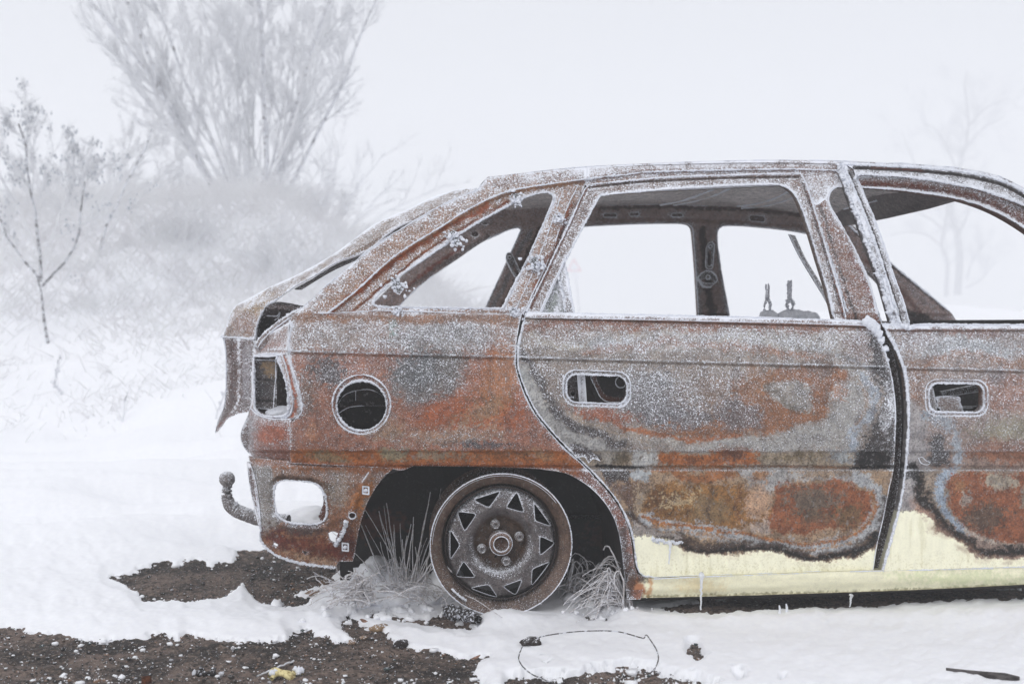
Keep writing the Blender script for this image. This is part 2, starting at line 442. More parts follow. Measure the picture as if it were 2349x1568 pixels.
LAY_UP = [ # C pillar and roof edge
 ('p', [(640,800),(640,560),(1100,300),(2400,300),(2400,800)], (153,112,80), 1, 1, 1, .85),
 ('p', [(1060,430),(1400,370),(2400,350),(2400,520),(1400,412),(1200,425)], (150,126,118), 8, 8, .9, 1.05),
 ('s', [(753,717),(817,666),(894,604),(962,558),(1014,528),(1065,494),(1116,466)], (141,70,36), 9, 3, .95, .10, 7),
 ('s', [(812,713),(894,644),(960,590),(1014,552),(1116,490),(1167,462)], (124,61,32), 3, 1, .95, .05, 2.5),
 ('s', [(1225,690),(1262,600),(1290,540),(1316,470)], (135,68,38), 4, 3, .85, .2, 4),
 ('s', [(1214,712),(1250,632),(1292,536),(1338,440)], (84,42,30), 3, 2, .9, .15, 3),
]
LAY_D = [ # rear door
 ('p', [(1180,730),(2060,735),(2060,770),(1180,760)], (146,96,74), 8, 6, .85, .5),
 ('p', [(1200,752),(2010,758),(2010,800),(1200,800)], (160,148,138), 10, 14, .8, 1.0),
 ('e', (1520,785,150,20,0), GL, 14, 16, .7, None),
 ('e', (1790,785,130,20,.05), (168,166,160), 12, 14, .8, None),
 ('e', (1275,765,60,18,0), (126,94,80), 8, 12, .7, None),
 ('s', [(1225,750),(1250,785),(1300,802),(1340,790)], BE, 6, 8, .6, None, 7),
 ('e', (1375,790,48,16,-.2), (170,178,186), 8, 12, .7, None),
 ('s', [(1340,812),(1420,792),(1560,786),(1680,794),(1790,812),(1890,826)], (151,101,68), 6, 10, .75, None, 8),
 ('e', (1980,790,46,36,0), (112,84,72), 12, 20, .8, .9),
 ('s', [(1860,800),(1920,815),(1975,828),(2000,850)], BG, 4, 9, .5, None, 4),
 ('p', [(1500,902),(1468,955),(1498,988),(1583,1006),(1696,1003),(1741,991),(1846,976),(1895,961),(1912,934),(1907,904),(1945,885),(1955,856),(1907,834),(1850,846),(1700,866),(1600,870)], (145,94,56), 7, 12, .95, .55),
 ('e', (1500,915,108,66,.1), (98,94,94), 14, 26, .93, .95),
 ('e', (1620,900,76,66,0), (122,102,84), 14, 24, .85, .9),
 ('e', (1560,955,90,30,0), (90,88,92), 10, 20, .7, .9),
 ('e', (1690,955,52,40,0), (92,80,78), 10, 18, .85, .8),
 ('s', [(1700,850),(1690,900),(1672,960)], (78,66,66), 8, 14, .6, None, 8),
 ('e', (1740,880,36,44,0), (145,101,64), 8, 18, .7, None),
 ('p', [(1752,888),(1788,876),(1830,874),(1862,888),(1868,948),(1826,938),(1770,920)], (150,144,136), 3, 8, .95, .7),
 ('s', [(1755,890),(1790,905),(1815,925),(1845,930)], (96,86,72), 4, 7, .8, None, 7),
 ('e', (1842,900,14,12,0), (112,104,96), 3, 6, .7, None),
 ('e', (1765,918,12,6,0), (176,160,148), 3, 6, .7, None),
 ('e', (1890,850,30,24,0), (96,82,74), 6, 14, .7, None),
 ('s', [(1330,1040),(1380,1012),(1450,1000),(1540,1012),(1600,1022),(1700,1016),(1800,1004),(1900,985)], (168,162,154), 8, 10, .85, None, 11),
 ('p', [(1912,840),(1990,850),(2006,900),(1998,960),(1975,1000),(1975,1036),(1600,1036),(1596,1016),(1741,1002),(1846,988),(1905,968),(1928,930),(1925,900),(1962,870)], (158,156,152), 6, 12, .9, .75),
 ('e', (1935,905,18,12,0), (162,107,64), 5, 12, .8, None),
 ('s', [(1984,862),(2003,900),(2000,940),(1978,972),(1964,1000),(1960,1034)], (158,172,188), 4, 8, .8, None, 7),
 ('s', [(1965,860),(1985,895),(1988,940),(1968,972)], (155,116,72), 3, 6, .7, None, 2.5),
 # left band along the edge: pale, then black, then rust
 ('p', [(1180,828),(1210,836),(1232,876),(1262,930),(1300,988),(1350,1006),(1420,1026),(1440,1064),(1370,1064),(1330,1060),(1295,1034),(1250,985),(1215,945),(1180,870)], (172,172,171), 8, 5, .97, .12),
 ('s', [(1196,806),(1216,836),(1240,872),(1262,918),(1284,955),(1318,982),(1370,1000),(1420,1018)], (44,34,31), 9, 8, .95, .75, 12),
 ('s', [(1225,812),(1262,850),(1284,905)], (104,84,66), 12, 18, .75, .9, 16),
 ('e', (1450,1045,48,14,0), (92,70,54), 8, 12, .8, None),
 ('s', [(1318,938),(1345,955),(1400,966),(1440,984),(1500,994),(1580,1006),(1690,1004)], (166,99,52), 4, 6, .9, .5, 5),
 ('e', (1378,950,60,17,.15), (153,83,46), 8, 12, .9, .6),
 ('s', [(1310,950),(1350,976),(1420,992),(1490,1008)], (176,158,136), 4, 6, .7, None, 4),
 # black along the front edge
 ('p', [(1998,770),(2022,782),(2042,836),(2056,900),(2060,1000),(2056,1150),(2036,1150),(2024,1085),(1978,1074),(1972,1030),(1996,985),(2014,940),(2012,890),(2000,840)], (34,28,28), 7, 12, .93, .55),
 ('e', (2035,935,16,60,0), (150,148,150), 6, 10, .7, 1.3),
 ('e', (2000,1050,44,24,0), (26,22,23), 6, 6, .95, .12),
 # band above the trim line
 ('p', [(1330,1034),(1960,1037),(1960,1069),(1330,1067)], (160,146,128), 2, 2, .9, .22),
 ('p', [(1518,1035),(1735,1036),(1728,1068),(1510,1068)], (161,94,46), 5, 9, .95, None),
 ('e', (1590,1052,22,10,0), (92,56,36), 5, 10, .8, None), ('e', (1672,1048,32,12,0), (90,62,52), 6, 10, .8, None),
 ('p', [(1448,1034),(1516,1035),(1512,1068),(1455,1068)], (188,190,190), 5, 10, .9, None),
 ('e', (1395,1048,36,15,0), (166,160,152), 5, 8, .9, None), ('e', (1428,1050,18,14,0), (98,84,62), 5, 8, .8, None),
 ('e', (1820,1052,60,10,0), (112,98,74), 6, 12, .8, None), ('e', (1935,1048,24,12,0), (158,166,172), 4, 10, .8, None),
 ('s', [(1370,1069),(1420,1069),(1475,1070)], (14,11,11), 3, 3, .97, .1, 4),
 ('s', [(1500,1070),(1750,1071),(1950,1072)], (128,84,44), 2, 3, .8, .1, 2.5),
 ('s', [(1950,1072),(2056,1073)], (16,13,14), 2, 3, .95, .1, 4),
 ('p', [(1316,1022),(1332,1020),(1376,1046),(1384,1062),(1350,1052),(1330,1040)], (60,50,50), 3, 7, .9, .6),
 # lower half
 ('p', [(1380,1076),(2060,1077),(2060,1330),(1400,1330)], (160,136,112), 2, 2, 1, .16),
 ('p', [(1376,1076),(1452,1076),(1444,1106),(1400,1112)], (40,33,33), 5, 8, .95, .6),
 ('p', [(1448,1078),(1490,1078),(1486,1106),(1452,1108)], (176,184,190), 4, 9, .9, None),
 ('p', [(1500,1078),(1700,1078),(1668,1098),(1600,1104),(1540,1092)], (155,96,50), 4, 8, .85, None),
 ('p', [(1676,1078),(1975,1078),(1990,1112),(1900,1098),(1830,1100),(1788,1124),(1758,1134),(1712,1110)], (166,166,166), 5, 9, .95, None),
 ('e', (1734,1095,22,13,0), (156,112,74), 3, 10, .9, None),
 ('e', (1900,1086,60,8,0), (150,118,82), 4, 9, .7, None),
 ('p', [(1395,1105),(1440,1108),(1490,1112),(1474,1150),(1462,1200),(1450,1215),(1430,1160)], (92,66,52), 6, 12, .9, .45),
 ('e', (1470,1150,20,34,0), (170,150,124), 6, 14, .8, None),
 ('p', [(1476,1165),(1482,1138),(1506,1120),(1556,1108),(1620,1105),(1680,1110),(1716,1124),(1756,1140),(1772,1180),(1765,1210),(1720,1204),(1680,1218),(1600,1210),(1520,1200),(1486,1188)], (143,103,58), 5, 8, .97, None),
 ('e', (1520,1152,38,26,0), (86,60,42), 6, 16, .75, None),
 ('e', (1560,1142,34,16,-.3), (196,176,140), 4, 20, .7, None),
 ('e', (1620,1165,50,36,0), (130,110,82), 10, 16, .75, None),
 ('s', [(1630,1110),(1618,1150),(1612,1190)], (78,62,52), 4, 8, .6, None, 4),
 ('s', [(1688,1120),(1682,1150),(1692,1190)], (100,62,42), 4, 8, .6, None, 4),
 ('e', (1735,1150,30,36,0), (190,158,134), 8, 18, .8, None),
 ('e', (1745,1205,34,16,0), (182,168,160), 6, 12, .8, None),
 ('p', [(1762,1160),(1784,1118),(1830,1104),(1880,1104),(1925,1100),(1962,1112),(1996,1142),(2004,1172),(1990,1202),(1955,1216),(1900,1220),(1850,1232),(1800,1226),(1768,1205)], (140, 84, 54), 4, 8, .97, None),
 ('e', (1868,1148,58,36,0), (112,100,88), 8, 24, .9, None),
 ('e', (1880,1190,50,18,0), (108,90,72), 6, 20, .7, None),
 ('e', (1950,1190,30,26,0), (110,92,66), 6, 16, .7, None),
 ('s', [(1482,1192),(1530,1208),(1590,1211),(1650,1222),(1700,1232),(1760,1246),(1830,1256),(1890,1257),(1950,1240),(1996,1212),(2018,1165),(2008,1120),(1970,1092)], (172,176,180), 4, 8, .95, None, 14),
 ('s', [(1478,1186),(1520,1200),(1570,1205),(1620,1212),(1680,1222),(1710,1222),(1760,1234),(1830,1246),(1890,1246),(1944,1232),(1985,1208),(2008,1168),(2000,1128)], (159,101,50), 3, 6, .95, None, 3.4),
 ('s', [(1500,1204),(1560,1214),(1630,1226),(1700,1240),(1770,1256),(1840,1262),(1900,1256),(1960,1240)], (164,118,66), 3, 7, .7, None, 2.4),
 ('s', [(1440,1176),(1462,1204),(1500,1226),(1560,1240),(1620,1252),(1700,1252),(1760,1254),(1810,1268),(1860,1281),(1900,1278),(1946,1262),(1990,1242),(2024,1212),(2036,1150)], (62,48,42), 8, 6, .9, .25, 13),
 ('s', [(1560,1246),(1620,1257),(1700,1258),(1760,1258),(1810,1272),(1850,1281),(1890,1279),(1940,1266),(1985,1248),(2026,1214)], (20,16,16), 4, 5, .97, .12, 6),
 ('p', [(1440,1226),(1472,1229),(1500,1232),(1560,1250),(1620,1264),(1700,1266),(1762,1265),(1810,1280),(1850,1290),(1900,1288),(1950,1274),(2000,1252),(2060,1218),(2060,1360),(1430,1360)], CR, 5, 4, 1, 0.0),
 ('s', [(1560,1256),(1620,1270),(1700,1274),(1762,1274),(1810,1288),(1850,1296),(1900,1295),(1950,1282),(2000,1262),(2050,1226)], (176,140,118), 8, 4, .35, 0.0, 9),
 ('p', [(1448,1198),(1476,1208),(1540,1226),(1560,1238),(1500,1234),(1452,1230)], (160,152,146), 4, 5, .9, .5),
]
LAY_F = [ # front door
 ('p', [(2000,735),(2400,735),(2400,765),(2000,765)], (142,108,98), 6, 8, .8, .7),
 ('e', (2210,792,150,28,.05), (160,168,173), 12, 18, .85, .95),
 ('s', [(2120,835),(2160,812),(2230,812),(2300,830),(2360,830)], (153,105,70), 6, 9, .8, None, 8),
 ('e', (2110,775,40,26,0), (120,90,80), 8, 14, .7, 1.0),
 ('e', (2330,770,40,20,0), (150,140,138), 8, 14, .7, None),
 ('e', (2310,900,60,50,0), (146,96,70), 12, 20, .9, None),
 ('e', (2100,890,20,50,0), (141,101,74), 8, 14, .8, None),
 ('e', (2285,860,22,16,0), (120,114,116), 5, 12, .7, None),
 ('e', (2310,985,80,26,-.15), (150,143,120), 10, 16, .9, None),
 ('e', (2310,1035,100,26,0), (140,94,70), 8, 14, .9, None),
 ('p', [(2078,915),(2104,930),(2128,980),(2130,1062),(2150,1076),(2120,1100),(2106,1168),(2050,1165)], (166,163,164), 6, 6, .95, .22),
 ('s', [(2126,960),(2160,970),(2192,1000),(2204,1062)], BG, 6, 10, .85, None, 9),
 ('p', [(2132,998),(2160,994),(2182,1040),(2184,1068),(2132,1068)], (34,29,31), 6, 8, .95, .8),
 ('p', [(2070,1062),(2106,1060),(2106,1102),(2066,1100)], (28,24,25), 3, 4, .9, .5),
 ('p', [(2108,1078),(2500,1078),(2500,1270),(2150,1200),(2120,1130)], (152,138,124), 4, 6, .95, .2),
 ('s', [(2190,1082),(2158,1104),(2150,1135),(2160,1175),(2185,1202),(2220,1225)], (160,174,190), 4, 9, .95, None, 10),
 ('p', [(2168,1150),(2166,1112),(2190,1090),(2250,1086),(2500,1080),(2500,1265),(2320,1252),(2260,1238),(2215,1212),(2182,1182)], (144,86,56), 4, 9, .97, .25),
 ('e', (2200,1120,20,20,0), (150,112,78), 5, 12, .7, None), ('e', (2212,1150,14,18,0), (170,160,150), 3, 10, .8, None),
 ('e', (2292,1106,34,18,0), (168,160,144), 3, 9, .9, None),
 ('e', (2262,1190,46,32,0), (92,78,66), 8, 22, .85, None), ('e', (2350,1140,14,30,0), (150,146,132), 3, 9, .8, None),
 ('s', [(2215,1218),(2260,1236),(2310,1248),(2400,1252)], (186,176,164), 3, 8, .85, None, 4),
 ('s', [(2102,1082),(2116,1104),(2124,1150),(2142,1192),(2180,1224),(2230,1244),(2262,1266),(2300,1264),(2400,1256)], (22,18,18), 7, 7, .97, .2, 11),
 ('p', [(2000,1164),(2106,1163),(2116,1186),(2140,1216),(2180,1236),(2224,1252),(2256,1276),(2300,1278),(2500,1270),(2500,1360),(2000,1360)], CR, 5, 4, 1, 0.0),
 ('s', [(2104,1150),(2120,1192),(2146,1222),(2186,1244),(2226,1260),(2256,1282),(2300,1284),(2400,1276)], (168,128,106), 10, 5, .4, 0.0, 12),
]
LAY_V = [ # lower rear corner panel
 ('p', [(540,1040),(960,1040),(960,1110),(540,1110)], (140,110,92), 12, 14, .8, .75),
 ('p', [(560,1048),(930,1050),(930,1082),(560,1072)], (155,92,44), 8, 6, .8, .15),
 ('p', [(560,1060),(628,1070),(640,1220),(590,1230)], (138,136,132), 8, 10, .85, .75),
 ('p', [(620,1108),(640,1092),(715,1090),(760,1106),(770,1130),(750,1140),(740,1112),(640,1108)], (72,56,46), 6, 6, .8, .15),
 ('e', (830,1150,26,50,.5), (170,107,48), 8, 12, .85, .15),
 ('e', (770,1120,28,40,0), (142,128,110), 10, 16, .7, .8),
 ('e', (835,1150,8,10,0), (120,120,112), 3, 8, .8, None),
 ('e', (690,1216,56,12,0), (70,64,66), 8, 8, .8, .25),
 ('e', (640,1240,34,20,.4), (92,34,26), 8, 14, .85, .15),
 ('e', (720,1255,60,22,.2), (104,50,36), 10, 16, .8, .15),
 ('e', (790,1250,36,40,0), (106,44,32), 8, 16, .85, .2),
 ('e', (720,1280,50,6,.15), (186,156,128), 4, 9, .8, .2),
 ('e', (800,1210,20,50,.4), (70,40,32), 8, 16, .6, .5),
]

def layers(u, v, col, fr, L, warp=1.0):
    uw = u + warp * (15 * fbm(u / 75., v / 60., 3) + 4 * fbm(u / 14., v / 14., 9)); vw = v + warp * (10 * fbm(u / 80., v / 55., 5) + 4 * fbm(u / 13., v / 13., 11))
    rag = .75 * fbm(u / 8., v / 8., 21, 4) + .75 * fbm(u / 3., v / 3., 23, 2)
    for l in L:
        kind, dat, c, fe, amp, op, f = l[:7]
        if kind == 'e':
            cx, cy, rx, ry, ro = dat; m_ = max(rx, ry) + fe + amp + 25
            s = (abs(u - cx) < m_) & (abs(v - cy) < m_)
        else:
            D = np.array(dat, float); wd = l[7] if kind == 's' else 0; m_ = fe + amp + 25 + wd
            s = (u > D[:, 0].min() - m_) & (u < D[:, 0].max() + m_) & (v > D[:, 1].min() - m_) & (v < D[:, 1].max() + m_)
        if not s.any(): continue
        X, Y = uw[s], vw[s]
        k = .35 if fe <= 3 and kind != 'e' else 1
        if k < 1: X = u[s] + k * (X - u[s]); Y = v[s] + k * (Y - v[s])
        if kind == 'e':
            a = math.cos(ro); b = math.sin(ro); x = ((X - cx) * a + (Y - cy) * b) / rx; y = (-(X - cx) * b + (Y - cy) * a) / ry
            sd = (1 - np.sqrt(x * x + y * y)) * min(rx, ry)
        elif kind == 'p':
            d = seg_dist(X, Y, D, True); sd = np.where(pip(X, Y, D), d, -d)
        else:
            sd = l[7] - seg_dist(X, Y, spline([tuple(q) for q in dat], False, 12), False)
        al = ss(-fe * .72, fe * .72, sd + amp * rag[s] * .95) * op
        col[s] = col[s] * (1 - al)[:, None] + lin(c) * al[:, None]
        if f is not None: fr[s] = fr[s] * (1 - al) + f * al
    return col, fr

def crease1(u): return 806 + (u - 672) * (36.0 / 1378)
def flank_paint(L, base, fbase=.7):
    def f(u, v):
        col = np.tile(lin(base), (len(u), 1)); fr = np.full(u.shape, fbase)
        fr = fr * np.where(v > 1036, .28, 1)
        col, fr = layers(u, v, col, fr, L)
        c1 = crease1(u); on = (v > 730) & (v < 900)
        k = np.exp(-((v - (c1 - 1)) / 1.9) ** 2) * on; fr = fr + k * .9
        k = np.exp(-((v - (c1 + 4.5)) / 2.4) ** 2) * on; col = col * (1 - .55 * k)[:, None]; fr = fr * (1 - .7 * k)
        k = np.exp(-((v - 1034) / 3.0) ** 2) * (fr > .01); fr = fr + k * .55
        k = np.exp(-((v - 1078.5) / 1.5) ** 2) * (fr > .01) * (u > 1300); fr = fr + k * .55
        # mottled value noise so no patch is one flat tone
        t = fbm(u / 26., v / 20., 31, 5); col = col * np.clip(1 + .22 * t, .5, 1.5)[:, None]
        s = ss(.15, .5, fbm(u / 5., v / 5., 41, 3)) * (fr > .01) * .28
        col = col * (1 - s[:, None]) + col * np.array([.60, .54, .50]) * s[:, None]
        cr = (fr <= .02) & (v > 1100); uc, vc = u[cr], v[cr]
        cc = lin((255,252,226)) * (1 + .05 * fbm(uc / 7., vc / 45., 71, 4))[:, None]
        soot = ss(.25, .8, fbm(uc / 9., vc / 60., 73, 4)) * .22 + ss(.42, .6, fbm(uc / 2.6, vc / 2.6, 75, 2)) * .30 * ss(1240, 1310, vc) + .03
        base_mix = ss(.55, .80, (col[cr] @ np.array([.3, .5, .2])) / (lin(CR) @ np.array([.3, .5, .2])))
        cc = cc * (1 - soot[:, None]) + cc * lin((176,168,120)) * soot[:, None]
        col[cr] = col[cr] * (1 - base_mix)[:, None] + cc * base_mix[:, None]
        return col, fr
    return f

def flank_y(u, v):
    c1 = crease1(u)
    y = np.where(v < c1, .004 + .026 * np.clip((c1 - v) / 100, 0, 1.2) ** 1.3, 0.0)
    y = np.where(v < 716, .030 + np.clip(716 - v, 0, 400) / 870 * .42, y)
    t = np.clip((v - c1) / (1032 - c1), 0, 1)
    low = .009 - .015 * np.sin(math.pi * t) - .003 * t
    low = np.where(v > 1032, .006 + .014 * ss(1032, 1038, v) + .004 * ss(1038, 1066, v), low)
    low = low + .006 * ss(1066, 1070, v) - .012 * ss(1074, 1079, v)
    low = np.where(v > 1080, low + .018 * ss(1090, 1330, v), low)
    y = np.where(v >= c1, low, y)
    # gentle dents from the heat
    y = y + .0022 * fbm(u / 90., v / 70., 61, 3) * (v > 720)
    R = 165.; x = np.clip(735 - u, 0, 164)
    return y + (R - np.sqrt(R * R - x * x)) / 870 * 1.25

# ---- quarter panel with C pillar
GUT = [(690,708),(760,645),(850,570),(930,518),(1000,476),(1060,447),(1092,436),(1104,424,1),(1118,406,1)]
ROOFL = [(1118,406,1),(1200,397),(1300,386),(1400,379),(1500,374),(1600,370.5),(1700,368),(1800,367),(1900,368.5),(2000,372),(2100,376),(2186,384),(2245,392),(2289,403),(2315,413),(2349,432),(2430,480)]
QW = [(856,697,1),(862,682),(876,667),(911,637),(963,600),(1024,559),(1060,533),(1116,498),(1167,471),(1203,453),(1231,444),(1254,441),(1267,446),(1270,456),(1260,482),(1239,528),(1213,587),(1172,667),(1153,707,1),(920,704),(868,702)]
REDGE = [(663,735),(668,748),(664,770),(662,792),(666,830),(678,870),(688,905),(692,930),(690,948),(678,960),(665,968,1)]
DL = [(1197,722),(1184,790),(1182,830),(1186,855),(1200,897),(1224,945),(1260,990),(1292,1026),(1330,1060),(1362,1092),(1390,1122),(1417,1158),(1436,1196),(1447,1232),(1452,1270),(1457,1300),(1466,1318)]
ARCH = [(1438,1374,1),(1434,1340),(1430,1300),(1426,1262),(1420,1226),(1409,1190),(1389,1155),(1360,1123),(1330,1101),(1295,1084),(1242,1076),(1184,1073),(1096,1070.5),(949,1068.5),(932,1076),(914,1078),(903,1075,1)]
def qy(u, v):
    y = flank_y(u, v)
    m = (v < 722)
    if m.any():
        um, vm = u[m], v[m]
        ch = np.array([(753,722),(817,668),(894,604),(962,556),(1014,525),(1065,491),(1116,463),(1167,443),(1218,432),(1270,425),(1350,414),(1350,480),(1220,722)], float)
        d = seg_dist(um, vm, ch, True); sd = np.where(pip(um, vm, ch), d, -d)
        yy = .014 * ss(-3, 5, sd)
        c2 = np.array([(812,713),(894,644),(960,590),(1014,552),(1116,490),(1167,462)], float)
        yy += .004 * np.exp(-(seg_dist(um, vm, c2, False) / 3.) ** 2)
        c3 = np.array([(1225,700),(1262,610),(1290,540),(1318,465)], float)
        yy += .006 * np.exp(-(seg_dist(um, vm, c3, False) / 5.) ** 2)
        y = y.copy(); y[m] += yy
    h = np.hypot((u - 829) / 66., (v - 927) / 68.)
    y = y + .007 * ss(1.02, .95, h)
    return y
out = [(u, v) if not c else (u, v, 1) for u, v, c in [(*p[:2], len(p) > 2) for p in GUT]]
out += [p for p in ROOFL[1:4]] + [(1348,381,1),(1342,424,1),(1290,540),(1214,705),(1197,722)] + DL[1:] + [(1480,1328,1),(1470,1374,1)] + ARCH + [(865,1072),(760,1066),(665,1062,1)] + REDGE[::-1] + [(672,722)]
hole_f = circ(829.5, 929.5, 57, 57)
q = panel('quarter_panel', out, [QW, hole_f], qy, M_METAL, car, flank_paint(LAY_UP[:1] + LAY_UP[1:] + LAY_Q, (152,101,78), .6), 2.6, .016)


rime([(690,707),(760,645),(850,570),(930,519),(1000,477),(1060,448),(1092,437),(1104,424)], qy, .0016, q, gap=.1)
rime(QW, qy, .0030, q, closed=True)
rime(circ(829.5, 929.5, 57.5, 57.5), qy, .0030, q, closed=True)
rime(circ(829, 927, 66.5, 68), qy, .0024, q, closed=True)
rime(REDGE[:-1], qy, .0030, q)
rime([(720,719),(800,716),(860,712),(930,713),(1040,717),(1150,720),(1195,722)], qy, .0022, q, gap=.1)
rime([(753,717),(817,666),(894,596),(962.6,549),(1014,518),(1065,485),(1116,458),(1167,438),(1218.6,428),(1270,420.5),(1345,410)], qy, .0028, q)
rime([(1200,722),(1262,585),(1300,478),(1325,427)], qy, .0020, q, gap=.2)
rime([(1180,715),(1222,625),(1262,520),(1290,440)], qy, .0014, q, gap=.0)
rime(DL[1:10], lambda u, v: flank_y(u, v), .0022, q)
# seam below the lamp corner
def solid_tint(c, f): return dict(tint=c, frost=f)

# ---- roof rail over the doors
rr = [(1348,381,1)] + ROOFL[4:] + [(2430,560,1),(2349,471),(2274,442),(2216,427),(2128,412),(2069,406),(2000,402),(1964,407),(1930,430,1),(1914,430),(1903,440),(1897,455,1),(1870,470),(1850,440,1),(1840,424,1),(1700,430),(1500,440),(1376,446),(1342,424,1)]
def rail_y(u, v): return flank_y(u, v) + .010 * ss(-4, 4, v - np.interp(u, [1340,1479,1632,1837,1924,2430], [411,394,390,388,391,420]))
panel('roof_rail', rr, [], rail_y, M_METAL, car, flank_paint(LAY_UP, (150,125,116), .75), 3, .02)
R1 = [(1345,411),(1376,406),(1434,400),(1479,394.5),(1632,390),(1750,388.5),(1837,388),(1926,391)]
o = rime(R1, rail_y, .0036, bpy.data.objects['roof_rail'])
rime([(1118,406),(1200,396.5),(1300,385.5),(1400,378.5),(1600,370),(1700,367.5),(1800,366.5),(1900,367.5),(2000,371),(2100,375),(2186,383),(2245,391),(2289,402),(2349,431)], rail_y, .0011, bpy.data.objects['roof_rail'], gap=-.1)

# ---- B pillar
bp = panel('b_pillar', [(1846,402,1),(1925,398,1),(1935,424),(1918,431),(1904,441),(1899,458),(1911,486),(1946,545),(1987,632),(2011,710),(2024,748),(2046,800),(2060,860),(2068,940),(2066,1040),(2056,1150),(2030,1250),(2014,1312,1),(1985,1312,1),(1985,760,1),(1940,735),(1927,677),(1888,549),(1850,428)], [],
     lambda u, v: np.where(v < 716, flank_y(u, v) + .012, .034 + .02 * ss(716, 800, v)), M_METAL, car,
     lambda u, v: layers(u, v, np.tile(lin((132,92,72)), (len(u), 1)), np.full(u.shape, .72), [('p', [(1980,770),(2110,770),(2110,1320),(1980,1320)], (34,26,24), 8, 8, .95, .35), ('s', [(1905,450),(1950,560),(1990,650),(2015,730)], (120,62,44), 4, 3, .9, .6, 4), ('s', [(1862,430),(1905,545),(1945,675),(1962,735)], (40,30,28), 3, 3, .9, .5, 3)]), 3, .05)
rime([(1930,428),(1916,431),(1905,441),(1900,458),(1912,486),(1947,545),(1988,632),(2012,710),(2022,742)], lambda u, v: flank_y(u, v) + .012, .0024, bp)
rime([(1848,428),(1875,505),(1905,590),(1932,680),(1948,730)], lambda u, v: flank_y(u, v) + .010, .0034, bp, bump=1.4)
V, Fc = blobs(P(np.array([1990,1999,2008,2016,2022,2030,2034]), np.array([738,744,752,764,780,800,825]), .012), [.014,.016,.014,.012,.010,.009,.007], 3, .3, 4)
mesh('snow_cap', V, Fc, M_FROST, bp)

# ---- rear door
dcut = [(1206,722,1),(1208,716,1),(1400,720),(1600,724),(1800,729),(1985,736,1),(2004,761),(2025,796),(2039,836),(2051,893),(2056,950),(2054,1010),(2049,1083),(2041,1120),(2026,1195),(2012,1255),(2004,1306,1),(1800,1313),(1625,1318.5),(1500,1323.5),(1478,1321),(1466,1312),(1460,1296),(1456,1270),(1451,1232),(1440,1196),(1421,1157),(1394,1120),(1366,1089),(1334,1057),(1297,1022),(1265,987),(1230,943),(1206,896),(1191,854),(1187,830),(1189,790)]
H1 = rrect(1299, 859.5, 1438, 924, 24, .035)
H1o = rrect(1292, 850, 1446, 932, 30, .035)
def dy(u, v):
    y = flank_y(u, v) - .002
    a = np.array(H1o); m = (u > 1280) & (u < 1460) & (v > 840) & (v < 945)
    if m.any():
        d = seg_dist(u[m], v[m], a, True); sd = np.where(pip(u[m], v[m], a), d, -d); y = y.copy(); y[m] += .006 * ss(-2, 3, sd)
    # belt strip stands proud
    b = np.interp(u, [1206, 1985], [716, 736]); y = y - .004 * ((v > b) & (v < b + 12)) + .003 * ss(b + 12, b + 15, v) * (v < b + 26)
    return y
def dcol(u, v):
    c, f = flank_paint(LAY_D, (146,134,124), .7)(u, v)
    b = np.interp(u, [1206, 1985], [716, 736])
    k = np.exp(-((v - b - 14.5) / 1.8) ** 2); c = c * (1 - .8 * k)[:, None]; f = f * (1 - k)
    k = (v < b + 11); f = f + .35 * k; c = np.where(k[:, None], lin((140,112,104)), c)
    return c, f
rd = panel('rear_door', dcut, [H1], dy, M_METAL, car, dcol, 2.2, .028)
rime([(1208,716),(1400,720),(1600,724),(1800,729),(1985,736)], dy, .0022, rd)
rime([(1212,728),(1400,731),(1600,735.5),(1800,740),(1990,746)], dy, .0015, rd, gap=.0)
rime([(1206,718),(1190,790),(1188,830),(1192,854),(1207,896),(1231,943),(1266,987),(1298,1022),(1335,1057),(1367,1089),(1395,1120),(1422,1157),(1441,1196),(1452,1232),(1457,1270),(1461,1296),(1467,1311),(1479,1320),(1500,1322.5)], dy, .0026, rd)
rime([(1500,1323),(1625,1318),(1800,1312.5),(2003,1305)], dy, .0013, rd, gap=-.1)
rime([(1985,738),(2004,761),(2025,796),(2039,836),(2050,893),(2054,950),(2052,1010)], dy, .0022, rd, gap=.0)
rime([(2047,1083),(2039,1120),(2024,1195),(2010,1255),(2003,1304)], dy, .0011, rd, gap=.1)
rime(H1, dy, .0028, rd, closed=True); rime(H1o, dy, .0019, rd, closed=True)
# peeled skin flap above the trim line
fl = panel('peeled_flap', [(1306,1016,1),(1322,1020),(1345,1030),(1366,1042),(1378,1058,1),(1362,1052),(1350,1062,1),(1340,1048),(1322,1050,1),(1312,1036)], [], lambda u, v: flank_y(u, v) - .004 - .008 * ss(1030, 1062, v), M_METAL, rd, None, 3, .0012, tint=(66,54,52), frost=.7)
# curled rust scab with hanging ice on the cream paint
rime([(1498,1234),(1506,1240),(1516,1238),(1526,1244),(1538,1241),(1552,1246),(1566,1242)], dy, .0040, rd, 'ice_crust', bump=1.8)

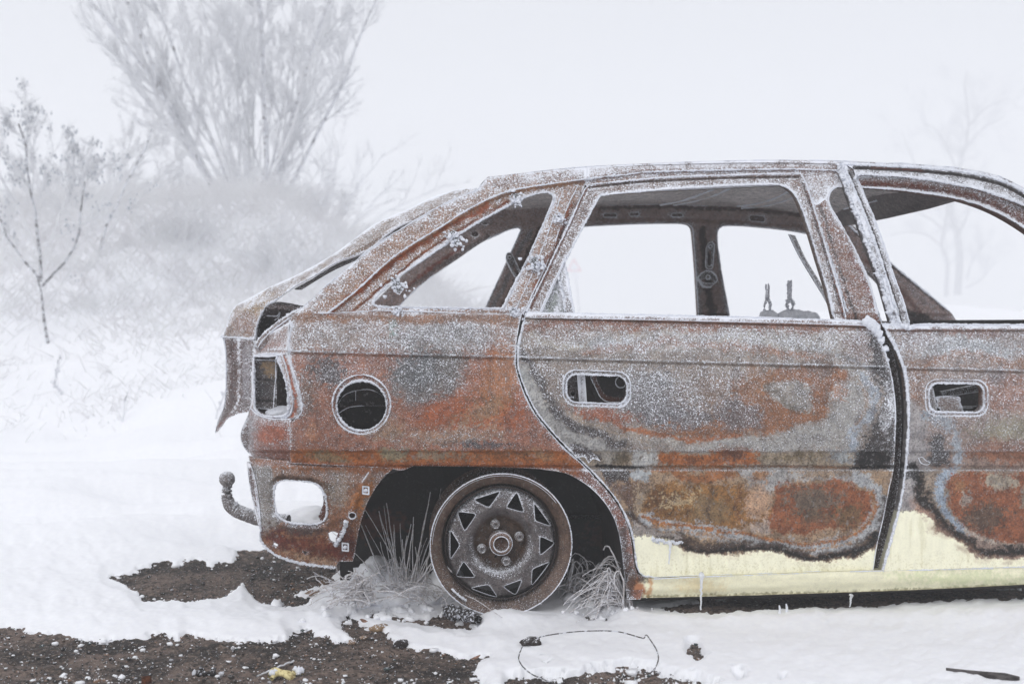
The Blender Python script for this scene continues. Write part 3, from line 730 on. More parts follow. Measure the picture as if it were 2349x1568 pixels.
# window frame of the rear door
def fy(u, v): return flank_y(u, v) - .004
FO = [(1206,716,1),(1240,650),(1270,588),(1305,515),(1340,438),(1353,423.5,1),(1376,421),(1530,407),(1658,402.5),(1760,399.5),(1832,398.5),(1840,404,1),(1852,430),(1888,549),(1927,677),(1942,735,1),(1914,731,1),(1898,665),(1878,600),(1852,515),(1834,467),(1824,447),(1812,435),(1800,427),(1780,422.5),(1684,424.5),(1530,433.5),(1420,443),(1376,448.5,1),(1340,515),(1296,602),(1243,716,1)]
def ffr(u, v):
    c = np.tile(lin((128,104,92)), (len(u), 1)); f = np.full(u.shape, .8)
    L = [('s', [(1218,706),(1262,612),(1300,530),(1346,432)], (120,66,34), 2.5, 1, .95, .1, 3.0), ('s', [(1850,440),(1880,535),(1915,650),(1936,730)], (126,66,38), 2.5, 1, .95, .15, 3.0),
         ('s', [(1352,430),(1450,419),(1560,413),(1700,408),(1830,406)], (42,28,24), 2.5, 1, .95, .1, 2.4), ('s', [(1842,420),(1868,500),(1898,595),(1925,700)], (40,34,34), 2, 2, .9, .4, 2)]
    return layers(u, v, c, f, L, 0)
fr_ = panel('window_frame', FO, [], lambda u, v: fy(u, v) + .006 * np.exp(-(seg_dist(u, v, np.array([(1218,706),(1300,530),(1346,432),(1450,419),(1560,413),(1700,408),(1835,406),(1880,535),(1936,730)], float), False) / 3.5) ** 2), M_METAL, rd, ffr, 2.4, .030)
rime([(1207,715),(1240,649),(1270,587),(1305,514),(1340,437),(1353,422.5)], fy, .0028, fr_)
rime([(1353,423),(1376,420.5),(1530,406.5),(1658,402),(1760,399),(1834,398),(1841,404)], fy, .0028, fr_)
rime([(1841,405),(1853,430),(1889,549),(1928,677),(1940,728)], fy, .0025, fr_)
rime([(1376,448.5),(1420,443.5),(1530,434),(1684,425),(1780,423),(1800,427.5),(1813,435.5),(1824,447.5),(1835,468),(1853,516),(1879,601),(1898,665),(1912,726)], fy, .0027, fr_)
rime([(1376,448),(1340,515),(1296,602)], fy, .0030, fr_)
rime([(1300,585),(1258,672),(1240,712)], fy, .0022, fr_)
# quarter light glass and its divider bar
panel('quarter_glass', [(1294,604,1),(1302,640),(1312,700),(1315,722,1),(1241,720,1)], [], lambda u, v: flank_y(u, v) + .012, M_METAL, rd, lambda u, v: layers(u, v, np.tile(lin((176,184,184)), (len(u), 1)), np.full(u.shape, 1.15), [('e', (1262,685,14,30,.3), (150,160,155), 5, 10, .9, .5)], 1), 3, .004)
db = panel('divider_bar', [(1278,592,1),(1292,592,1),(1300,625),(1312,690),(1318,722,1),(1296,722,1),(1286,660),(1276,620)], [], lambda u, v: flank_y(u, v) + .002, M_METAL, rd, None, 2.5, .018, tint=(110,98,94), frost=.95)
rime([(1292,593),(1301,625),(1312,690),(1317,718)], lambda u, v: flank_y(u, v) + .002, .0026, db); rime([(1278,594),(1277,620),(1287,660),(1296,715)], lambda u, v: flank_y(u, v) + .002, .0032, db, bump=1.6)
panel('glass_seal', [(1284,588,1),(1292,590),(1276,628),(1240,714,1),(1230,714,1),(1262,640)], [], lambda u, v: flank_y(u, v) + .004, M_METAL, rd, None, 3, .006, tint=(104,58,32), frost=.25)

# inner skin of the rear door, seen through the handle hole
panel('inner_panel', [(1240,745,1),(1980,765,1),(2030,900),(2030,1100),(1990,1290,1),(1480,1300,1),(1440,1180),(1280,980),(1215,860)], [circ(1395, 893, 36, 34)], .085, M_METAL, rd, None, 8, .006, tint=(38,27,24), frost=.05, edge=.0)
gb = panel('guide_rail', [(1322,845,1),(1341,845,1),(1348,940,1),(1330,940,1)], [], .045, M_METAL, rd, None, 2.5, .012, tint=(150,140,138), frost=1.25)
panel('latch_bracket', [(1296,856,1),(1322,856,1),(1330,935,1),(1296,935,1)], [circ(1303, 886, 4, 4), circ(1314, 903, 5, 5)], .062, M_METAL, rd, None, 2.5, .005, tint=(96,86,84), frost=.3)
rime([(1354,850),(1356,868),(1366,888),(1376,908),(1386,918),(1400,922),(1440,922)], .060, .0022, rd, 'inner_edge')
rime(circ(1424, 876, 12, 13, 20), .07, .0016, rd, 'inner_edge', closed=True)
panel('inner_edge', [(1354,846,1),(1366,846,1),(1372,876),(1392,906),(1440,912,1),(1440,926,1),(1396,926),(1376,910),(1362,880)], [], .066, M_METAL, rd, None, 2.5, .01, tint=(78,42,28), frost=.15)
rime([(1297,911),(1316,911)], .04, .003, rd, 'latch_lever')

# ---- front door
fcut = [(2024,742,1),(2060,744),(2084,750),(2101,745),(2140,744),(2250,744.5),(2430,745,1),(2430,1297,1),(2349,1299),(2200,1303),(2024,1309,1),(2043,1240),(2064,1160),(2074,1100),(2080,1040),(2084,960),(2081,893),(2073,843),(2054,796),(2034,760)]
H2 = rrect(2131, 879, 2257, 945, 20, .012); H2o = rrect(2123, 870.5, 2266, 953.5, 27, .012)
def fdy(u, v):
    y = flank_y(u, v) - .012
    a = np.array(H2o); m = (u > 2110) & (u < 2280) & (v > 855) & (v < 965)
    if m.any():
        d = seg_dist(u[m], v[m], a, True); sd = np.where(pip(u[m], v[m], a), d, -d); y = y.copy(); y[m] += .006 * ss(-2, 3, sd)
    return y - .003 * (v < 756)
def fcol(u, v):
    c, f = flank_paint(LAY_F, (150,130,120), .72)(u, v)
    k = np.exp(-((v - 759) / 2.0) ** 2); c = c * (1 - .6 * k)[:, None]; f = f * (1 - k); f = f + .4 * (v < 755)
    return c, f
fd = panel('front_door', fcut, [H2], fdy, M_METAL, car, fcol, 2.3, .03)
rime([(2026,742),(2060,743.5),(2084,749),(2101,744.5),(2140,743.5),(2250,744),(2425,744.5)], fdy, .0026, fd)
rime([(2024,742),(2034,760),(2054,796),(2073,843),(2081,893),(2084,960),(2080,1040),(2074,1100),(2064,1160),(2043,1240),(2025,1306)], fdy, .0036, fd)
rime([(2025,1309),(2200,1303),(2349,1299),(2425,1297)], fdy, .0018, fd, gap=.2)
rime(H2, fdy, .0028, fd, closed=True); rime(H2o, fdy, .0019, fd, closed=True)
rime([(2107,1050),(2116,1048),(2124,1056),(2134,1060),(2128,1065),(2114,1062),(2107,1050)], fdy, .0018, fd, 'peeled_curl', bump=.6)
V, Fc = blobs(P(np.array([2070,2078,2086,2094]), np.array([746,749,752,750]), .0), [.006,.008,.007,.006], 2, .4, 9)
mesh('snow_cap', V, Fc, M_FROST, fd)
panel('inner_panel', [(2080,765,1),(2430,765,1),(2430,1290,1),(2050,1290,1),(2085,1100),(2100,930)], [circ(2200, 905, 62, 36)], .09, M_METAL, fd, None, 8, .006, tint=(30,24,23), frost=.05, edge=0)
br = panel('latch_bracket', [(2145,911,1),(2162,909),(2199,911,1),(2202,925),(2212,948,1),(2152,948,1),(2158,938),(2148,930,1),(2150,920)], [], .035, M_METAL, fd, None, 2.2, .004, tint=(150,134,128), frost=.8)
rime([(2145,911),(2162,909),(2199,911),(2202,925),(2211,946)], .034, .0022, br); rime([(2145,911),(2150,920),(2148,930),(2157,938)], .034, .0022, br)
panel('latch_plate', [(2126,876,1),(2138,880),(2150,940),(2140,948,1),(2126,940,1)], [], .03, M_METAL, fd, None, 2.5, .004, tint=(150,140,136), frost=.8)
panel('window_bar', [(2160,898,1),(2262,878,1),(2262,896,1),(2166,911,1)], [], .14, M_METAL, fd, None, 3, .02, tint=(96,84,80), frost=.7)
panel('lower_bar', [(2200,932,1),(2262,931,1),(2262,935,1),(2200,936,1)], [], .12, M_METAL, fd, None, 3, .02, tint=(130,124,124), frost=.8)

# front door window frame: the slanted rear post and the swept top
def fwy(u, v): return flank_y(u, v) - .012
po = panel('window_post', [(1922,377,1),(1930,372,1),(1958,386,1),(1999,484),(2028,560),(2052,637),(2072,690),(2088,745,1),(2048,745,1),(2017,637),(1990,565),(1967,502),(1940,430)], [],
    lambda u, v: fwy(u, v) + .016 * ss(-1.5, 1.5, (u - np.interp(v, [377, 484, 637, 745], [1943, 1982, 2034, 2066]))), M_METAL, fd,
    lambda u, v: layers(u, v, np.tile(lin((126,118,118)), (len(u), 1)), np.full(u.shape, .9) + .25 * (u < np.interp(v, [377, 484, 637, 745], [1943, 1982, 2034, 2066])), [('s', [(1946,392),(1985,484),(2013,560),(2038,637),(2055,690),(2069,742)], (22,18,18), 1.2, 1, .97, .02, 1.8)], 0), 2.2, .030)
rime([(1922,376),(1940,428),(1967,500),(1990,563),(2017,635),(2036,700),(2046,738)], fwy, .0044, po, bump=1.8)
rime([(1930,373),(1944,398),(1975,470),(2004,548),(2032,630),(2052,700),(2064,742)], fwy, .0034, po, bump=1.2)
rime([(1958,387),(1999,484),(2028,560),(2052,637),(2072,690),(2086,740)], lambda u, v: fwy(u, v) + .016, .0018, po)
for (a, b) in (((1972,462),(1980,484)), ((2022,600),(2030,628)), ((2056,700),(2062,722))):
    rime([a, ((a[0]+b[0])/2+1.5, (a[1]+b[1])/2), b], lambda u, v: fwy(u, v) + .014, .0013, po, 'slot')
TF = [(1930,371,1),(2011,374.5),(2098,378),(2186,387),(2245,396),(2289,407),(2315,418),(2349,437),(2430,486,1),(2430,524,1),(2349,471),(2274,442),(2216,427),(2128,412),(2069,405.5),(2000,401),(1973,400),(1964,408,1),(1958,388,1)]
tf = panel('window_frame', TF, [], lambda u, v: fwy(u, v) + .004 * ss(0, 3, v - np.interp(u, [1930,2098,2186,2289,2349,2430], [384,391,399,420,449,498])), M_METAL, fd,
    lambda u, v: layers(u, v, np.tile(lin((146,142,144)), (len(u), 1)), np.full(u.shape, 1.0), [('s', [(1960,384),(2011,386),(2098,391),(2186,399),(2245,409),(2289,420),(2320,433),(2349,450),(2430,500)], (24,17,16), 1.6, 1, .97, .05, 4.0), ('s', [(2000,384),(2120,391)], (92,46,34), 2, 2, .8, .05, 2)], 0), 2.4, .02)
rime([(1932,376),(2011,379.5),(2098,383),(2186,391),(2245,400),(2289,411),(2315,421),(2349,440),(2425,488)], fwy, .0040, tf)
rime([(1960,412),(1964,403),(1973,400),(2000,400.5),(2069,405),(2128,411.5),(2216,427),(2274,442),(2349,471),(2425,520)], fwy, .0040, tf)
# inner roof rail / A pillar band below the frame
def ay(u, v): return flank_y(u, v) + .014
ap = panel('a_pillar', [(1932,410,1),(1964,404),(2069,403),(2128,408),(2216,423),(2274,438),(2349,466),(2430,516,1),(2430,580,1),(2349,521),(2274,480),(2186,452.5),(2069,435),(1973,428.5),(1935,428,1)], [], lambda u, v: ay(u, v) + .01 * np.sin(np.clip((v - np.interp(u, [1935,2069,2186,2274,2349], [408,410,420,440,470])) / 40., 0, 1) * 3.14), M_METAL, car,
    lambda u, v: layers(u, v, np.tile(lin((128,84,66)), (len(u), 1)), np.full(u.shape, .75), [('s', [(1945,422),(2069,427),(2186,442),(2274,468),(2349,507),(2430,560)], (98,44,28), 3, 4, .9, .15, 5), ('s', [(1945,410),(2069,412),(2128,418),(2216,434),(2274,452),(2349,482)], (140,124,120), 4, 3, .8, 1.0, 4)], 0), 2.6, .05)
rime([(1936,429),(1973,429),(2069,435.5),(2186,453),(2274,480.5),(2349,521.5),(2425,577)], ay, .0030, ap)

# ---- sill
sl = panel('sill', [(1448,1300,1),(1466,1318),(1500,1326),(1625,1320),(1800,1314),(2004,1307),(2200,1303.5),(2430,1297,1),(2430,1337,1),(2349,1340),(2100,1352),(1900,1359),(1700,1365),(1450,1371,1),(1440,1372,1),(1436,1340)], [], lambda u, v: .024 + .012 * ss(1320, 1345, v) + .02 * ss(1350, 1372, v + (u - 1450) * .03), M_METAL, car,
    lambda u, v: (lambda c, f: (c * (1 + .10 * fbm(u / 40., v / 9., 77))[:, None], f))(*layers(u, v, np.tile(lin((250,246,216)), (len(u), 1)), np.full(u.shape, 0.012), [
        ('p', [(1420,1290),(1478,1290),(1470,1330),(1484,1376),(1420,1376)], (176,112,72), 6, 6, .95, .012), ('s', [(1486,1326),(1488,1370)], (206,150,96), 4, 4, .8, 0.012, 4), ('e', (1600,1345,50,16,0), (226,206,158), 16, 12, .6, None),
        ('s', [(1450,1369),(1700,1364),(2100,1351),(2430,1337)], (120,110,66), 3, 3, .8, 0.012, 2.5), ('e', (2220,1325,140,14,0), (204,212,166), 16, 16, .6, None), ('s', [(1470,1325),(1455,1300),(1445,1372)], (60,44,36), 4, 4, .85, .5, 8)], .6)), 3.5, .05)
rime([(1500,1327),(1625,1321.5),(1800,1315.5),(1990,1309),(2200,1305),(2425,1299)], .023, .0014, sl, gap=.1)
panel('underbody_flange', [(1446,1368,1),(1800,1360,1),(2430,1334,1),(2430,1345,1),(1800,1370,1),(1446,1377,1)], [], .075, M_METAL, sl, None, 8, .3, tint=(30,24,22), frost=.0, edge=0)


# ---- rear bumper corner, lamp housing, lower corner panel
bmp = panel('bumper', [(668,962,1),(668,1066,1),(640,1060),(600,1054),(580,1049),(570,1038),(560,1026),(553,1010),(552,995),(556,980),(566,958),(574,937,1),(596,955),(630,962)], [],
    lambda u, v: flank_y(u, v) + .004 + .03 * ss(1015, 1066, v) + .012 * ss(980, 935, v), M_METAL, car,
    lambda u, v: layers(u, v, np.tile(lin((150,98,80)), (len(u), 1)), np.full(u.shape, .8), [('e', (625,998,44,18,0), (170,100,74), 10, 8, .9, .4), ('p', [(540,940),(590,950),(580,1050),(540,1050)], (126,120,120), 14, 8, .8, .9), ('s', [(580,1050),(630,1057),(668,1064)], (146,72,38), 4, 4, .9, .1, 6)], .6), 3, .03)
rime([(574,936),(596,953),(630,961),(668,962)], lambda u, v: flank_y(u, v) + .012, .0030, bmp)
LH = [(583,817,1),(634,816,1),(641,835),(649,857),(657,881),(661,914),(662,938),(657,950),(645,955),(620,955),(600,951),(588,942),(584,930)]
def ly(u, v): return flank_y(u, v) + .020 + .02 * ss(690, 600, u) + .03 * ss(812, 780, v)
lmp = panel('lamp_housing', [(664,738,1),(640,752),(614,766),(596,778),(586,792),(581,815),(577,860),(577,920),(572,944),(590,958),(620,966),(664,968,1),(686,950),(690,925),(684,900),(674,868),(664,830),(660,800),(663,770)], [LH], ly, M_METAL, car,
    lambda u, v: layers(u, v, np.tile(lin((166,140,132)), (len(u), 1)), np.full(u.shape, .9), [('s', [(650,815),(664,850),(674,890),(680,930),(668,955)], (170,92,62), 3, 3, .9, .25, 3.0), ('s', [(600,796),(640,788),(662,790)], (150,96,74), 5, 4, .8, .5, 6)], .4), 2.6, .05)
rime(LH, ly, .0034, lmp, closed=True)
rime([(634,814),(646,815),(656,840),(665,880),(672,925),(664,952),(640,962)], ly, .0026, lmp)
rime([(582,816),(600,812),(634,811),(656,812)], ly, .0022, lmp, gap=0)
panel('lamp_carrier', [(581,822,1),(636,822,1),(634,940,1),(584,936,1)], [], .20, M_METAL, lmp,
    lambda u, v: layers(u, v, np.tile(lin((90,82,80)), (len(u), 1)), np.full(u.shape, .5), [('e', (622,845,16,20,0), (176,150,118), 4, 12, .9, .3), ('s', [(584,868),(636,872)], (30,26,26), 2, 3, .95, .2, 3), ('s', [(584,915),(636,920)], (26,22,22), 2, 3, .95, .2, 3), ('e', (600,890,20,18,0), (60,56,58), 5, 12, .8, .5)], .4), 2.6, .01)
rime([(632,822),(633,860),(630,900),(628,935),(640,942),(658,943)], .17, .0022, lmp, 'inner_edge')
rime([(584,825),(634,826)], .195, .0016, lmp, 'inner_edge')
V, Fc = blobs([P(np.array(650.), np.array(948.), .20)], [(.05, .05, .02)], 3, .1, 3); mesh('snow_heap', V, Fc, M_FROST, lmp)
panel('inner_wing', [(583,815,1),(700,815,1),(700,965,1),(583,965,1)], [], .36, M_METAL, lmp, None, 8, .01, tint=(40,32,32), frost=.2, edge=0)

FL = [(629,1122),(636,1107),(652,1101),(680,1102),(715,1106),(734,1116),(745,1136),(750,1162),(748,1184),(738,1197),(715,1201.5),(668,1198.5),(646,1190),(633,1172),(629,1145)]
def vy(u, v):
    y = .012 + .02 * ss(1060, 1075, v) + .045 * ss(1074, 1056, v) + .03 * ss(1180, 1300, v)
    x = np.clip(700 - u, 0, 139); y = y + (140 - np.sqrt(140. ** 2 - x * x)) / 870 * 1.15
    a = np.array(FL); a = (a - a.mean(0)) * 1.17 + a.mean(0)
    d = seg_dist(u, v, a, True); sd = np.where(pip(u, v, a), d, -d)
    y = y + .012 * ss(-5, 7, sd)
    y = y - .008 * np.exp(-(seg_dist(u, v, np.array([(852,1080),(832,1110),(812,1160),(800,1200)], float), False) / 6) ** 2)
    return y
va = panel('rear_corner_panel', [(570,1046,1),(600,1050),(668,1056),(760,1062),(905,1068,1),(900,1076,1),(885,1090),(862,1118),(842,1154),(830,1190),(821,1226),(815,1262),(809,1287,1),(776,1287,1),(770,1300,1),(735,1296),(712,1291,1),(706,1296,1),(689,1290),(672,1288,1),(664,1281,1),(655,1284,1),(636,1273),(628,1270,1),(622,1262,1),(614,1259,1),(609,1251,1),(603,1249,1),(600,1238),(597,1234),(596,1200),(592,1160),(586,1120),(576,1085)], [FL, circ(808, 1182, 7.5, 7)] + [[(628,1243,1),(638,1248,1),(634,1254,1),(626,1250,1)], [(694,1262,1),(706,1266,1),(700,1272,1)], [(752,1222,1),(764,1218),(776,1222,1),(770,1236),(774,1246,1),(758,1240)]], vy, M_METAL, car,
    lambda u, v: flank_paint(LAY_V, (138,96,70), 1.0)(u, v), 2.6, .012)
# frost amount of this panel is set by its own layers
rime(FL, vy, .0030, va, closed=True); rime(circ(808, 1182, 8, 7.5, 20), vy, .0016, va, closed=True, gap=.0)
rime([(597,1236),(607,1251),(620,1263),(636,1274),(660,1283),(689,1291),(735,1297),(768,1301)], vy, .0030, va, bump=1.8)
rime([(586,1120),(592,1160),(597,1200),(597,1234)], vy, .0026, va, bump=2.0)
rime([(809,1287),(815,1262),(821,1226)], vy, .0012, va, gap=.1)
rime([(795,1196),(790,1215),(780,1235),(768,1250)], vy, .0040, va, 'ice_crust', bump=2.2, gap=.0)
rime([(846,1082),(838,1094),(830,1106)], vy, .0016, va)
panel('edge_strip', [(566,1060,1),(574,1062),(586,1100),(594,1150),(598,1200),(592,1204,1),(582,1160),(572,1110)], [], lambda u, v: vy(np.maximum(u, 580), v) - .004, M_METAL, va, None, 2.6, .012, tint=(96,62,50), frost=.9)
panel('inner_bracket', [(738,1118,1),(752,1124,1),(758,1160),(756,1190),(752,1202,1),(738,1196),(730,1184,1),(736,1170),(742,1150)], [], .10, M_METAL, va, None, 2.4, .015, tint=(120,66,46), frost=.5)
for (cx, cy) in ((839, 1124), (792, 1254)):
    c = P(np.array(float(cx)), np.array(float(cy)), vy(np.array([float(cx)]), np.array([float(cy)]))[0] - .004)
    Vp = []; s = .0095
    bo = panel('clip', rrect(cx - 8.5, cy - 10, cx + 8.5, cy + 10, 2, .1), [rrect(cx - 5, cy - 6.5, cx + 5, cy + 6.5, 1.5, .1)], lambda u, v: vy(u, v) - .005, M_METAL, va, None, 2, .004, tint=(150,140,136), frost=1.4)
    V, Fc = blobs([c], [.0055], 2, .2, 3); mesh('bolt', V, Fc, M_FROST, bo)

# ---- tailgate, raised a little
TG = [(1094,431,1),(1050,434),(988,454),(937,479),(860,514),(766,582),(689,626),(612,661),(566,687),(546,697),(533,709),(523,732),(512,770,1),(545,773),(585,778,1),(589,753),(597,727),(611,702),(633,689),(676,658),(715,637),(776,601),(843,575),(911,522),(988,494),(1040,466)]
def ty(u, v): return .20 + .10 * ss(700, 520, u) - .06 * ss(-8, 6, (v - np.interp(u, [512,612,766,937,1094], [770,680,590,486,436]))) * 0 + (np.interp(u, [500, 560, 640, 1100], [.16, .05, .0, .0])) 
tg = panel('tailgate', TG, [], lambda u, v: ty(u, v) + np.clip((np.interp(u, [512,560,612,689,766,860,937,988,1050,1094], [760,710,690,656,604,548,506,480,455,436]) - v) / 40., 0, 1.5) * .10, M_METAL, car,
    lambda u, v: layers(u, v, np.tile(lin((150,128,112)), (len(u), 1)), np.full(u.shape, .62), [('e', (590,700,46,22,-.4), (178,150,110), 10, 14, .8, .9), ('e', (560,745,30,24,0), (160,116,92), 10, 14, .7, 1.0)], .6), 3, .012)
rime([(1094,434),(1040,464),(988,492),(911,522),(843,574),(776,600),(715,636),(676,657),(633,688),(611,701),(597,726),(589,752),(585,777)], ty, .0036, tg)
rime([(585,778),(560,776),(530,774),(506,772)], ty, .0036, tg, bump=1.6)
# inner face under the tailgate edge
panel('inner_frame', [(1050,462,1),(988,494),(911,524),(843,577),(776,603),(715,640),(676,662),(690,664,1),(760,622),(830,590),(900,556),(960,524),(1030,482,1)], [], .25, M_METAL, tg, None, 3, .02, tint=(120,112,110), frost=.45)
# lower rear face, curled outward
lf = panel('tailgate_skirt', [(512,774,1),(585,779,1),(580,850),(578,920),(576,944,1),(545,950),(520,962),(507,980),(494,994,1),(500,965),(512,935),(517,900),(518,850),(517,806)], [], lambda u, v: .30 + .0012 * np.clip(585 - u, 0, 100) - .02 * ss(930, 990, v), M_METAL, tg,
    lambda u, v: layers(u, v, np.tile(lin((104,82,76)), (len(u), 1)), np.full(u.shape, .7), [('s', [(547,780),(549,850),(546,920),(530,945)], (170,160,160), 2, 4, .9, 1.4, 3), ('s', [(532,780),(534,850),(530,930),(512,965)], (74,50,44), 5, 5, .8, .5, 6), ('p', [(556,790),(576,790),(574,915),(556,918)], (146,140,146), 3, 3, .8, .8), ('s', [(576,944),(545,951),(520,963),(500,985)], (110,58,42), 3, 4, .9, .3, 4)], .3), 2.6, .01)
rime([(513,776),(518,806),(519,850),(518,900),(513,935),(501,965),(494,992)], lambda u, v: .30 + .0012 * np.clip(585 - u, 0, 100), .0022, lf)
# cavity between tailgate and body: far inner face, seal lip, gas strut stub
panel('inner_frame', [(612,700,1),(640,692),(700,702,1),(664,735),(612,770),(588,800,1),(588,760),(598,728)], [], .42, M_METAL, tg,
    lambda u, v: layers(u, v, np.tile(lin((60,50,50)), (len(u), 1)), np.full(u.shape, .3), [('s', [(612,704),(650,704),(696,712)], (140,122,120), 3, 3, .9, .6, 5), ('e', (610,748,16,22,0), (20,17,18), 4, 4, .9, .05)], .2), 3, .02)
sp = [(690,709),(664,722),(640,738),(616,756),(598,774),(586,792)]
rime(sp, .16, .0050, car, 'seal_lip', bump=.9)
rime([(p[0] + 5, p[1] + 5) for p in sp], .14, .0022, car, 'seal_lip', bump=.9)
panel('gutter', [(694,704,1),(664,720),(640,735),(612,757),(590,780),(584,800,1),(600,800),(640,770),(664,745,1),(690,722,1)], [], .15, M_METAL, car, None, 3, .03, tint=(120,100,94), frost=.7)
rime([(612,724),(636,724),(642,716),(640,726),(630,734)], .33, .0022, tg, 'latch_hook')

# ---- roof skin and its underside
def grid_surface(name, A, B, mat, parent, n=24, sag=0, tint=(120,110,108), frost=.3, thick=None):
    A = np.asarray(A); B = np.asarray(B); t = np.linspace(0, 1, n)[:, None, None]
    G = A[None] * (1 - t) + B[None] * t; G[:, :, 2] += sag * 4 * (t[:, :, 0] * (1 - t[:, :, 0]))
    m = A.shape[0]; V = G.reshape(-1, 3)
    i = (np.arange(n - 1)[:, None] * m + np.arange(m - 1)[None]).ravel()
    Fq = np.stack([i, i + 1, i + m + 1, i + m], -1)
    tn = np.tile(lin(tint), (len(V), 1)) * (1 + .25 * fbm(V[:, 0] * 14, V[:, 1] * 14, 5))[:, None]
    return mesh(name, V, Fq, mat, parent, True, tn, frost)
ue = np.array([(1116,410),(1200,401),(1300,390),(1400,383),(1500,378),(1600,375),(1700,373),(1800,373),(1900,375),(2000,379),(2100,386),(2186,396),(2245,408)], float)
A = P(ue[:, 0], ue[:, 1], .19); B = A.copy(); B[:, 1] = 1.27
roof = grid_surface('roof', A, B, M_METAL, car, 30, .022, (140,124,118), .9)
A2 = P(ue[:, 0], ue[:, 1] + 14, .20); B2 = P(np.interp(ue[:, 0], [1116,2245], [1160,1960]), np.interp(np.interp(ue[:, 0], [1116,2245], [1160,1960]), [1160,1260,1376,1504,1607,1735,1837,1960], [482,476,472,469,472,476,487,517]), 1.25)
grid_surface('headliner_skin', A2, B2, M_METAL, roof, 30, .012, (232,224,222), .6)
for k, (x0, x1, y0, y1, cx0, cx1, cy0, cy1) in enumerate(((1655,1500,432,470,1525,1550,474,476),(1800,1660,430,476,1700,1720,470,478))):
    rime([[(1655,425),(1610,445),(1560,462),(1515,470)], [(1672,430),(1630,448),(1585,464),(1540,470)]][0] if k == 0 else [(1815,436),(1770,458),(1720,470),(1690,473)], np.array(.0) if 0 else (lambda u, v: np.interp(v, [425, 474], [.55, 1.2])), .0045, roof, 'roof_bow', bump=.5)
    rime([(1678,430),(1640,448),(1590,463),(1545,471)] if k == 0 else [(1835,446),(1790,464),(1740,475),(1700,477)], (lambda u, v: np.interp(v, [425, 474], [.55, 1.2])), .0035, roof, 'roof_bow', bump=.5)
# windscreen header seen from below
hp = np.array([(2216,455),(2128,480),(2040,500),(1990,510),(1946,517)], float); hq = np.array([(2150,442),(2069,440),(2000,450),(1950,470),(1900,500)], float)
A = P(hp[:, 0], hp[:, 1], np.linspace(.22, 1.2, 5)); B = P(hq[:, 0], hq[:, 1], np.linspace(.24, 1.2, 5))
hd = grid_surface('screen_header', A, B, M_METAL, roof, 8, -.012, (104,92,90), .3)
rime([(2060,436),(2035,452),(2005,462),(1968,470),(1935,480)], .7, .0030, hd, 'header_seam', bump=.5)
rime([(2120,452),(2080,468),(2050,466)], .6, .0018, hd, 'header_seam', bump=.4)

# ---- far side of the body, seen through the windows
FARO = [(846,716,1),(862,690),(962,598),(1060,532),(1130,488),(1165,474,1),(1260,470),(1376,469),(1504,466),(1607,469),(1735,472),(1837,484),(1950,513),(2011,573),(2042,600),(2100,648),(2178,713),(2200,745,1),(2210,1290,1),(860,1290,1)]
FH1 = [(915,703,1),(950,667),(988,636),(1052,592),(1103,557),(1137,540),(1167,527),(1188,522),(1195,525),(1193,532),(1162,600),(1113,708,1)]
FH2 = [(1226,724,1),(1262,640),(1296,560),(1308,530),(1320,521),(1376,517),(1470,513),(1555,512),(1578,515),(1587,524),(1590,545),(1596,620),(1602,728,1)]
FH3 = [(1674,734,1),(1664,670),(1653,613),(1645,548),(1647,528),(1657,519),(1680,517),(1709,518),(1786,525),(1852,535),(1905,550),(1965,604),(2011,643),(2045,688),(2066,736,1)]
def fary(u, v): return np.where(v < 720, 1.36 - (720 - v) / 600 * .28, 1.40)
def farcol(u, v):
    c = np.tile(lin((146,124,118)), (len(u), 1)); f = np.full(u.shape, .6)
    c, f = layers(u, v, c, f, [('s', [(1376,478),(1504,475),(1607,478),(1735,482),(1837,494),(1930,512)], (56,38,34), 3, 3, .9, .1, 4), ('s', [(1376,506),(1504,504),(1607,508),(1735,512),(1837,524)], (110,86,78), 4, 4, .8, .3, 4),
       ('s', [(1612,530),(1624,640),(1634,725)], (44,34,34), 5, 4, .9, .15, 9), ('s', [(1594,530),(1602,640),(1608,725)], (124,108,106), 3, 3, .9, .8, 3), ('s', [(1648,560),(1658,640),(1668,725)], (118,106,106), 3, 3, .9, .8, 4),
       ('s', [(1215,530),(1170,625),(1132,706)], (96,90,92), 4, 3, .9, .8, 5), ('s', [(1238,530),(1200,620),(1160,700)], (58,42,38), 5, 4, .9, .15, 9),
       ('s', [(960,604),(1060,540),(1120,502)], (130,120,120), 4, 4, .8, .5, 6), ('s', [(945,655),(1052,585),(1120,540)], (70,56,54), 5, 4, .8, .4, 5), ('s', [(930,660),(1000,605),(1060,568)], (120,50,34), 3, 4, .8, .2, 3),
       ('s', [(1960,530),(2042,606),(2170,712)], (46,32,30), 3, 3, .9, .15, 3), ('s', [(1985,575),(2060,640),(2150,715)], (120,106,104), 4, 3, .8, .7, 5), ('s', [(1990,600),(2060,660),(2120,730)], (100,64,56), 4, 4, .8, .3, 5),
       ('p', [(2060,700),(2120,720),(2190,760),(2060,760)], (38,28,27), 5, 4, .9, .2), ('p', [(800,730),(2300,740),(2300,1300),(800,1300)], (28,22,22), 4, 4, 1, .05)], .3)
    return c, f
slots = [rrect(1384,489,1415,498,4), rrect(1444,487,1466,495,3.5), rrect(1540,489,1567,497.5,4), rrect(1719,494,1755,508,6,.08)]
far = panel('far_side_frame', FARO, [FH1, FH2, FH3] + slots + [circ(1090, 537, 8, 6), circ(1113, 513, 6, 2.5)], fary, M_METAL, car, farcol, 3.2, .03, back=False)
panel('far_outer_skin', FARO, [FH1, FH2, FH3], lambda u, v: fary(u, v) + .05, M_METAL, car, None, 6, .01, tint=(96,70,60), frost=.7)
